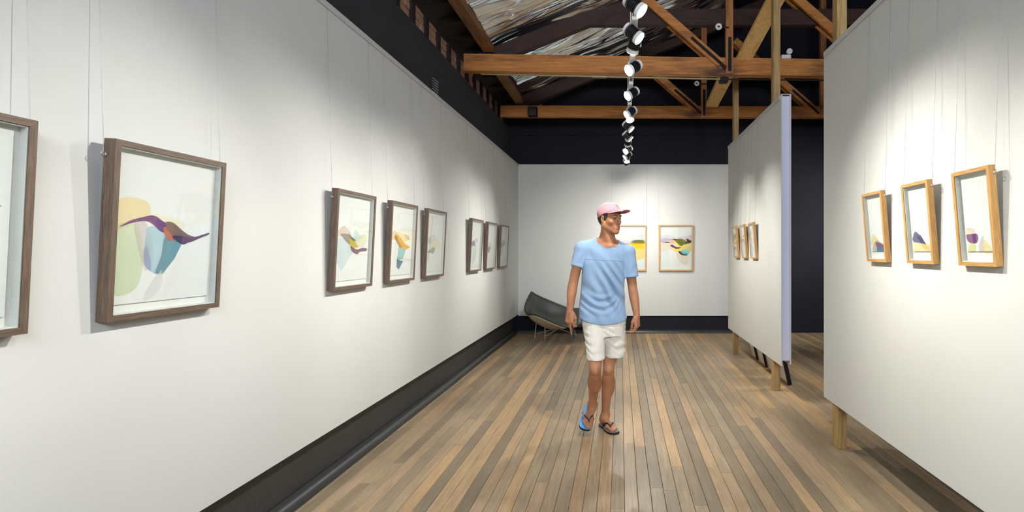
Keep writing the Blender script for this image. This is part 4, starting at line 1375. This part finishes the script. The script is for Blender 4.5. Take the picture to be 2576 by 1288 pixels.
def foot(O, f, l, u, ank, med):
    """O heel bottom on the sole; f towards the toes, l sideways, u up; med = +1 when l points to the big toe."""
    O, f, l, u = np.array(O, float), N_(f), N_(l), N_(u)
    P = lambda a, b, c: O + f * a + l * (b * med) + u * c
    ax = (l, f, u)
    B.ell(P(.034, 0, .031), (.029, .036, .032), ax, 0.015)
    B.cone(ank, P(.060, 0, .052), .033, .033, 0.025)
    B.cone(ank, P(.030, 0, .040), .030, .026, 0.02)
    B.cone(P(.060, .004, .050), P(.168, .010, .026), .031, .020, 0.02)
    B.cone(P(.050, -.012, .022), P(.165, -.028, .015), .020, .015, 0.02)
    B.cone(P(.16, .028, .018), P(.17, -.026, .014), .018, .014, 0.018)
    for (b, a0, a1, r) in ((.030, .18, .247, .0125), (.010, .188, .243, .0088), (-.006, .186, .234, .0082), (-.021, .180, .222, .0078), (-.034, .172, .207, .0076)):
        B.cone(P(a0, b * .95, .016), P(a1, b, .0105), r + .001, r, 0.006)
    for s in (-1, 1):
        B.ell(np.array(ank, float) + l * s * .028 + u * .004, (.010, .012, .012), ax, 0.015)
    return O, f, l * med, u


a30 = R(29)
fL = np.array([math.sin(a30), -math.cos(a30), 0.0]); lL = np.array([math.cos(a30), math.sin(a30), 0.0])
FL = foot((-.163, 4.372, .021), fL, -lL, (0, 0, 1), ANL, 1)
ph_ = R(27); a_ = R(-10)
fR = np.array([math.sin(a_) * math.cos(ph_), -math.cos(a_) * math.cos(ph_), -math.sin(ph_)])
uR = N_([0.20, -math.sin(ph_) * .97, math.cos(ph_)]); uR = N_(uR - fR * uR.dot(fR))
lR = np.cross(fR, uR)
if lR[0] < 0: lR = -lR
FR = foot(np.array([-.236, 4.350, .168]), fR, lR, uR, ANR, 1)
V_, Q_ = B.mesh()
V_ = relax(V_, Q_, 2, 0.5)
pmesh('body', V_, Q_, M['skin'])
del B
for (c, v, up, r) in NAILS:
    s = np.cross(v, up)
    mb = MB(); n = 10
    ring = [c + v * (.0055 * math.cos(t)) + s * (.0048 * math.sin(t)) - up * (.0012 * math.sin(t) ** 2) - PO for t in [2 * math.pi * k / n for k in range(n)]]
    mb.poly([c + up * .0009 - PO] + ring, [(0, 1 + k, 1 + (k + 1) % n) for k in range(n)], 0, True)
    mb.build('finger_nail', M['nail'], person)


# face details
def ptube(name, pts, r, mat, n=8, parent=None):
    return MB().tube([np.array(p) - PO for p in pts], r, n).build(name, mat, parent or person)


for s in (-1, 1):
    c = hl(s * .031, .0718, -.0075)
    mb = MB(); rad = .0118; nn = 14
    pts, fs = [], []
    for i in range(9):
        t = math.pi * i / 8
        for j in range(nn):
            p = 2 * math.pi * j / nn
            pts.append(c + rad * (h_f * math.cos(t) + math.sin(t) * (h_l * math.cos(p) + h_u * math.sin(p))) - PO)
    for i in range(8):
        for j in range(nn):
            fs.append((i * nn + j, i * nn + (j + 1) % nn, (i + 1) * nn + (j + 1) % nn, (i + 1) * nn + j))
    ey = mb.poly(pts, fs, 0, True).build('eye', M['eye_white'], person)
    g = N_(h_f - h_u * .12)
    MB().cyl(c + g * .0100 - PO, c + g * .0123 - PO, .0058, .0048, 14).build('iris', M['iris'], ey)
    ptube('eyelash', [hl(s * .0165, .083, -.0055), hl(s * .025, .0865, -.0030), hl(s * .036, .0845, -.0030), hl(s * .0475, .0735, -.0065)], [.0011, .0017, .0017, .0010], M['hair'], 6)
    ptube('eyebrow', [hl(s * .012, .0955, .011), hl(s * .024, .0945, .017), hl(s * .038, .0875, .0195), hl(s * .053, .073, .013)], [.0026, .0036, .0034, .0014], M['hair'], 8)
lp = [(-.025, 0.0862, -.0830), (-.012, 0.0937, -.0785), (-.004, 0.0972, -.0768), (0, 0.0970, -.0776), (.004, 0.0972, -.0768), (.012, 0.0937, -.0785), (.025, 0.0862, -.0830)]
ptube('upper_lip', [hl(*p) for p in lp], [.0014, .0032, .0036, .0034, .0036, .0032, .0014], M['lips'])
lp = [(-.0235, 0.0862, -.0845), (-.011, 0.0927, -.0885), (0, 0.0947, -.0895), (.011, 0.0927, -.0885), (.0235, 0.0862, -.0845)]
ptube('lower_lip', [hl(*p) for p in lp], [.0014, .0038, .0044, .0038, .0014], M['lips'])

# hair, visible at the temple, above the ear and at the nape
HF = Field(hl(0, 0, 0) - np.array([.16, .16, .14]), hl(0, 0, 0) + np.array([.16, .16, .15]), 0.003)
def hair_fn(X, Y, Z):
    p = [X - H0[0], Y - H0[1], Z - H0[2]]
    x, y, z = [sum(float(a[i]) * p[i] for i in range(3)) for a in HA]
    q = np.sqrt((x / .0785) ** 2 + ((y + .022) / .099) ** 2 + ((z - .018) / .105) ** 2)
    d = (q - 1) * .0785
    front = y - (.034 + .10 * np.clip(z - .0, -.05, .05))
    low = np.where(y > -.004, -.028 - z, -.088 - z)
    return np.maximum(np.maximum(d, front), np.maximum(low, z - .08))
HF.op(hair_fn, HF.lo, HF.lo + 1, 0)
v, q = HF.mesh()
pmesh('hair', relax(v, q, 2), q, M['hair'])

# t-shirt
T = Field((-.56, 4.00, .80), (.26, 4.56, 1.66), 0.0036)


def folds(qx, qy, Z):
    fr = np.clip(-qy / .06, 0, 1) * 1.0
    w1 = np.sin((qx * .80 + (Z - 1.1) * .55) * 92 + 2.2 * np.sin(Z * 9 + qx * 7))
    m1 = 1.5 * np.exp(-((qx - .03) / .10) ** 2 - ((Z - 1.15) / .17) ** 2)
    w2 = np.sin((Z * .9 - qx * .35 - .9 * qx * qx / .2) * 105 + 1.3 * np.sin(qx * 16))
    m2 = np.exp(-((qx + .05) / .12) ** 2 - ((Z - 1.03) / .075) ** 2)
    w3 = np.sin(qx * 62 + 3 * np.sin(Z * 6))
    m3 = np.exp(-((Z - .93) / .07) ** 2)
    return -.0115 * fr * (w1 * m1 + .9 * w2 * m2) - .0036 * w3 * m3 - .0040 * fr * np.sin(qx * 38 + Z * 30 + 1.5 * np.sin(Z * 17))


def hemcut(qx, qy, Z):
    front = .868 + .042 * np.clip(np.abs(qx + .0) / .19, 0, 1.2) ** 2.6
    back = .872 + 0 * qx
    hem = np.where(qy < .012, front, back)
    side = np.where((np.abs(qx) > .15) & (np.abs(qy - .012) < .006), .935, 0)
    return np.maximum(hem, side) - Z


stack(T, [(.80, -.146, 4.285, .206, .148), (.90, -.146, 4.285, .201, .143), (1.03, -.152, 4.295, .188, .124), (1.15, -.148, 4.295, .178, .118), (1.26, -.145, 4.295, .176, .118),
          (1.36, -.140, 4.295, .176, .116), (1.43, -.134, 4.295, .165, .106), (1.50, -.124, 4.30, .128, .092), (1.54, -.118, 4.305, .085, .070)], 0, 0.02, folds, hemcut)
T.chain([(-.185, 4.30, 1.515), (-.320, 4.272, 1.474)], [.044, .056], 0.04)
T.chain([(-.040, 4.315, 1.492), (.062, 4.32, 1.448)], [.044, .056], 0.04)


def sleeve(a, b, ra, rb, k):
    a, b = np.array(a), np.array(b); ba = b - a; L = np.linalg.norm(ba); u = ba / L
    def fn(X, Y, Z):
        p = [X - a[0], Y - a[1], Z - a[2]]
        t = sum(p[i] * float(u[i]) for i in range(3))
        d2 = np.maximum(sum(p[i] ** 2 for i in range(3)) - t * t, 0)
        ang = np.arctan2(p[1], p[0])
        r = ra + (rb - ra) * np.clip(t / L, 0, 1.2) + .0022 * np.sin(5 * ang + t * 60) * np.clip(t / L, 0, 1) + .0016 * np.clip((t - L + .022) / .004, 0, 1)
        tt = np.minimum(t, 0)
        return np.maximum(np.sqrt(d2 + tt * tt) - r, t - L)
    m = .12
    T.op(fn, np.minimum(a, b) - m, np.maximum(a, b) + m, k)


sleeve((-.322, 4.272, 1.470), (-.359, 4.258, 1.325), .056, .0525, 0.016)
sleeve((.062, 4.320, 1.445), (.086, 4.318, 1.238), .056, .0590, 0.016)
nc, na = np.array([-.108, 4.275, 1.555]), N_((.04, -.46, .88))
n_l = N_(np.cross(na, (0, 1, 0))); n_b = np.cross(na, n_l)
def neck_fn(X, Y, Z):
    p = [X - nc[0], Y - nc[1], Z - nc[2]]
    a = sum(p[i] * float(na[i]) for i in range(3)); b = sum(p[i] * float(n_l[i]) for i in range(3)); c = sum(p[i] * float(n_b[i]) for i in range(3))
    d = (np.sqrt((b / .094) ** 2 + (c / .098) ** 2) - 1) * .092
    return np.maximum(d, -.075 - a)
T.op(neck_fn, nc - .22, nc + .22, 0.004, sub=True)
v, q = T.mesh()
shirt = pmesh('t_shirt', relax(v, q, 2, .45), q, M['shirt'])
from mathutils.bvhtree import BVHTree
bv = BVHTree.FromPolygons([tuple(a) for a in (v - PO)], [tuple(a) for a in q])


def on_shirt(p, d=(0, 1, 0), off=.0008):
    """Point where a ray from p along d meets the shirt."""
    h = bv.ray_cast(Vector(p) - Vector(PO), Vector(d))
    return (h[0] - Vector(d) * off) if h[0] is not None else None


yoke = [on_shirt((x, 3.9, 1.388 - .05 * (x + .14) ** 2 - .06 * (x + .28))) for x in np.linspace(-.292, .008, 26)]
yoke = [p for p in yoke if p is not None]
MB().tube(yoke, .0016, 6).build('yoke_seam', M['seam'], shirt)
rim = []
for k in range(64):                                            # ribbed collar following the neckline
    t = 2 * math.pi * k / 64
    dr = n_l * (math.cos(t) * .094) + n_b * (math.sin(t) * .098)
    o_ = nc + dr * 1.03 + na * .16
    h = bv.ray_cast(Vector(o_ - PO), Vector(-na))
    if h[0] is not None:
        rim.append(h[0])
if len(rim) > 20:
    MB().tube(rim, .0030, 8, closed=True).build('collar', M['shirt'], shirt)

# shorts
Sh = Field((-.40, 3.92, .56), (.14, 4.52, 1.0), 0.0036)
def crease(qx, qy, Z):
    return -.0032 * np.sin(Z * 110 + qx * 40 + 2.6 * np.sin(qx * 26 + Z * 8)) * np.clip(.6 + np.sin(qx * 31 + Z * 17), 0, 1)
stack(Sh, [(.77, -.140, 4.265, .150, .125), (.84, -.140, 4.272, .170, .122), (.885, -.140, 4.280, .170, .116), (.93, -.140, 4.288, .158, .100), (.985, -.140, 4.29, .145, .090)], 0, .03, crease)
def leg(a, b, ra, rb, k, zh, ell=1.0):
    a, b = np.array(a), np.array(b); ba = b - a; L2 = ba @ ba
    def fn(X, Y, Z):
        p = [X - a[0], Y - a[1], Z - a[2]]
        t = sum(p[i] * float(ba[i]) for i in range(3)) / L2
        tc = np.clip(t, 0, 1.15)
        dx, dy, dz = [p[i] - tc * float(ba[i]) for i in range(3)]
        r = ra + (rb - ra) * tc
        d = np.sqrt((dx / ell) ** 2 + dy ** 2 + dz ** 2) - r
        d = d - .0038 * np.sin(Z * 120 + 3.0 * np.sin(X * 34 + Z * 14) + X * 60) * np.clip(.55 + np.sin(X * 29 + Z * 21), 0, 1)
        d = d - .0018 * np.clip((zh + .026 - Z) / .003, 0, 1)
        return np.maximum(d, zh - Z + 0.05 * (X - b[0]) * 0)
    m = .16
    Sh.op(fn, np.minimum(a, b) - m, np.maximum(a, b) + m, k)
leg((-.215, 4.262, .86), (-.197, 4.092, .600), .098, .076, .028, .609, .90)
leg((-.068, 4.295, .86), (-.050, 4.265, .585), .104, .083, .014, .594, 1.02)
v, q = Sh.mesh()
pmesh('shorts', relax(v, q, 2, .45), q, M['shorts'])


# flip-flops
def flip_flop(fr, insole, label, strap_mat, skew=None, wide=1.0):
    O, f, lm, u = fr                                             # lm points to the big toe side
    if skew:
        O, f = O - lm * skew[0], N_(f + lm * skew[1])
        lm = N_(lm - f * lm.dot(f))
    L2W = lambda a, b, c: O + f * a + lm * b + u * c - PO
    ln = .272
    prof = [(-.012, 0.004), (-.006, .020), (.010, .031), (.045, .034), (.09, .033), (.13, .039), (.17, .046), (.205, .048), (.235, .043), (.252, .030), (.259, .012)]
    prof = [(a, w * wide) for a, w in prof]
    left = [(a, w + .004 * math.sin(a * 12)) for a, w in prof]
    loop = [(a, w) for a, w in left] + [(a, -w * .98) for a, w in reversed(prof)]
    loop = [(p.x, p.y) for p in smooth_loop(loop, 3)]
    n = len(loop)
    def slab(z0, z1, sc):
        mb = MB()
        ins = lambda a, b: (.124 + (a - .124) * sc, b * sc)
        v = [L2W(*ins(a, b), z0) for a, b in loop] + [L2W(*ins(a, b), z1) for a, b in loop]
        mb.poly(v, [list(range(n - 1, -1, -1)), list(range(n, 2 * n))] + [(i, (i + 1) % n, n + (i + 1) % n, n + i) for i in range(n)])
        return mb
    so = slab(-.019, -.0035, 1.0).build('flip_flop', M['rubber_black'], person)
    so['label'] = label
    slab(-.0034, .0012, .985).build('insole', insole, so)
    toe = L2W(.203, .019, .001)
    kn = L2W(.190, .017, .030)
    for sgn in (1, -1):
        pts = [toe, L2W(.200, .0185, .020), kn, L2W(.165, sgn * .026 + .006, .049 if sgn > 0 else .042), L2W(.130, sgn * .041 + .002, .034), L2W(.105, sgn * .041, .003)]
        MB().tube(catmull(pts, 22), .0052, 8).build('strap', strap_mat, so)
    p = L2W(.150, -.036, .046)
    MB().tube([L2W(.156, -.030, .0485), L2W(.144, -.0365, .0455)], .0036, 6).build('strap_logo', M['lamp_white'], so)
    return so


flip_flop(FL, M['rubber_grey'], 'black flip-flop planted flat on the boards', M['rubber_black'])
flip_flop(FR, M['rubber_blue'], 'black flip-flop with a bright blue insole, heel lifted', M['rubber_black'], (.026, .075), 1.12)

# cap
CC, CR = np.array([0, -.014, .032]), np.array([.0875, .1085, .093])
zc = lambda y: .022 + .40 * y
def crown_pt(th, ph, off=0.0):
    r = CR + off
    e = CC + np.array([r[0] * math.sin(th) * math.sin(ph), r[1] * math.cos(th) * math.sin(ph), r[2] * math.cos(ph)])
    if e[1] > 0:                                                 # front panels stand a little higher
        e[2] += .006 * math.sin(ph) * min(1, e[1] / .05) * (e[2] > .05)
    return e
def edge_ph(th):
    a, b = 0.3, 2.6
    for _ in range(30):
        m = (a + b) / 2
        e = crown_pt(th, m)
        if e[2] > zc(e[1]): a = m
        else: b = m
    return a
NT, NP = 64, 22
pts, fs = [], []
for lay in (0, 1):
    for i in range(NT):
        th = 2 * math.pi * i / NT; pe = edge_ph(th)
        seam = .0012 * max(0, 1 - abs(((th / (2 * math.pi) * 6) % 1) - .5) * 22)
        for j in range(NP):
            pts.append(hl(*crown_pt(th, max(.02, pe * j / (NP - 1)), (-.0035 if lay else 0) - (0 if lay else seam))) - PO)
n1 = NT * NP
for i in range(NT):
    k = (i + 1) % NT
    for j in range(NP - 1):
        a, b, c, d = i * NP + j, k * NP + j, k * NP + j + 1, i * NP + j + 1
        fs.append((a, b, c, d)); fs.append((n1 + d, n1 + c, n1 + b, n1 + a))
    a, b = i * NP + NP - 1, k * NP + NP - 1
    fs.append((a, b, n1 + b, n1 + a))
fs.append([i * NP for i in range(NT)])
cap = MB().poly(pts, fs, 0, True).build('cap', M['cap'], person, fix=True)
cap['label'] = 'dusty pink baseball cap'
tp = crown_pt(0, 0)
MB().cyl(hl(*tp) - PO, hl(*(tp + [0, 0, .004])) - PO, .008, .005, 12).build('button', M['cap'], cap)
mbt, NU2, NV2 = MB(), 33, 12
top, und = [], []
for i in range(NU2):
    u = -1 + 2 * i / (NU2 - 1)
    th = R(64) * u
    e0 = crown_pt(th, edge_ph(th), -.001)
    a = R(88) * u
    e1 = np.array([.081 * math.sin(a), .070 + .122 * math.cos(a) ** .9 if abs(u) < 1 else .070, 0])
    e1[2] = e0[2] + .006 - .016 * u * u
    lenf = max(0.0, 1 - abs(u) ** 5)
    e1 = e0 + (e1 - e0) * lenf
    for j in range(NV2):
        t = j / (NV2 - 1)
        p = e0 * (1 - t) + e1 * t
        p[2] += .010 * math.sin(t * math.pi) * (1 - u * u)
        top.append(hl(*p) - PO); und.append(hl(*(p - [0, 0, .0035])) - PO)
ft, fu = [], []
n2 = NU2 * NV2
for i in range(NU2 - 1):
    for j in range(NV2 - 1):
        a, b, c, d = i * NV2 + j, (i + 1) * NV2 + j, (i + 1) * NV2 + j + 1, i * NV2 + j + 1
        ft.append((a, b, c, d)); fu.append((d, c, b, a))
    a, b = i * NV2 + NV2 - 1, (i + 1) * NV2 + NV2 - 1
    ft.append((a, b, n2 + b, n2 + a))
mbt.poly(top + und, ft, 0, True)
mbt.poly(und, fu, 1, True)
mbt.build('brim', [M['cap'], M['cap_under']], cap)
cu = bpy.data.curves.new('lettering', 'FONT')
cu.body = 'Vil'; cu.size = 0.030; cu.align_x = 'CENTER'; cu.offset = 0.0008; cu.extrude = 0.0
tmp = bpy.data.objects.new('lettering_tmp', cu); COL.objects.link(tmp)
dg = bpy.context.evaluated_depsgraph_get()
me = bpy.data.meshes.new_from_object(tmp.evaluated_get(dg))
bpy.data.objects.remove(tmp)
bm = bmesh.new(); bm.from_mesh(me)
bmesh.ops.triangulate(bm, faces=bm.faces)
bmesh.ops.subdivide_edges(bm, edges=[e for e in bm.edges if e.calc_length() > .004], cuts=2, use_grid_fill=True)
bm.to_mesh(me); bm.free()
for vtx in me.vertices:
    th = -(vtx.co.x) / .098 * -1.0
    ph2 = 0.98 - vtx.co.y / .098
    vtx.co = Vector(hl(*crown_pt(th, ph2, .0012)) - PO)
me.materials.clear(); me.materials.append(M['thread'])
lt = bpy.data.objects.new('lettering', me); COL.objects.link(lt); lt.parent = cap

# phone in his right hand
pc = np.array([(1440.0 - CX) * 4.27 / F_PX, 4.288, .806])
phone = empty('phone', pc, (R(-3), 0, R(20)))
tag(phone, 'thin black phone held in the walking man\'s lowered hand', 'phone')
MB().cbox(-.0045, .0045, -.036, .036, -.066, .066, .002).build('casing', M['black_plastic'], phone)
MB().box(-.0052, -.0045, -.033, .033, -.062, .062).build('screen', M['lamp_black'], phone)
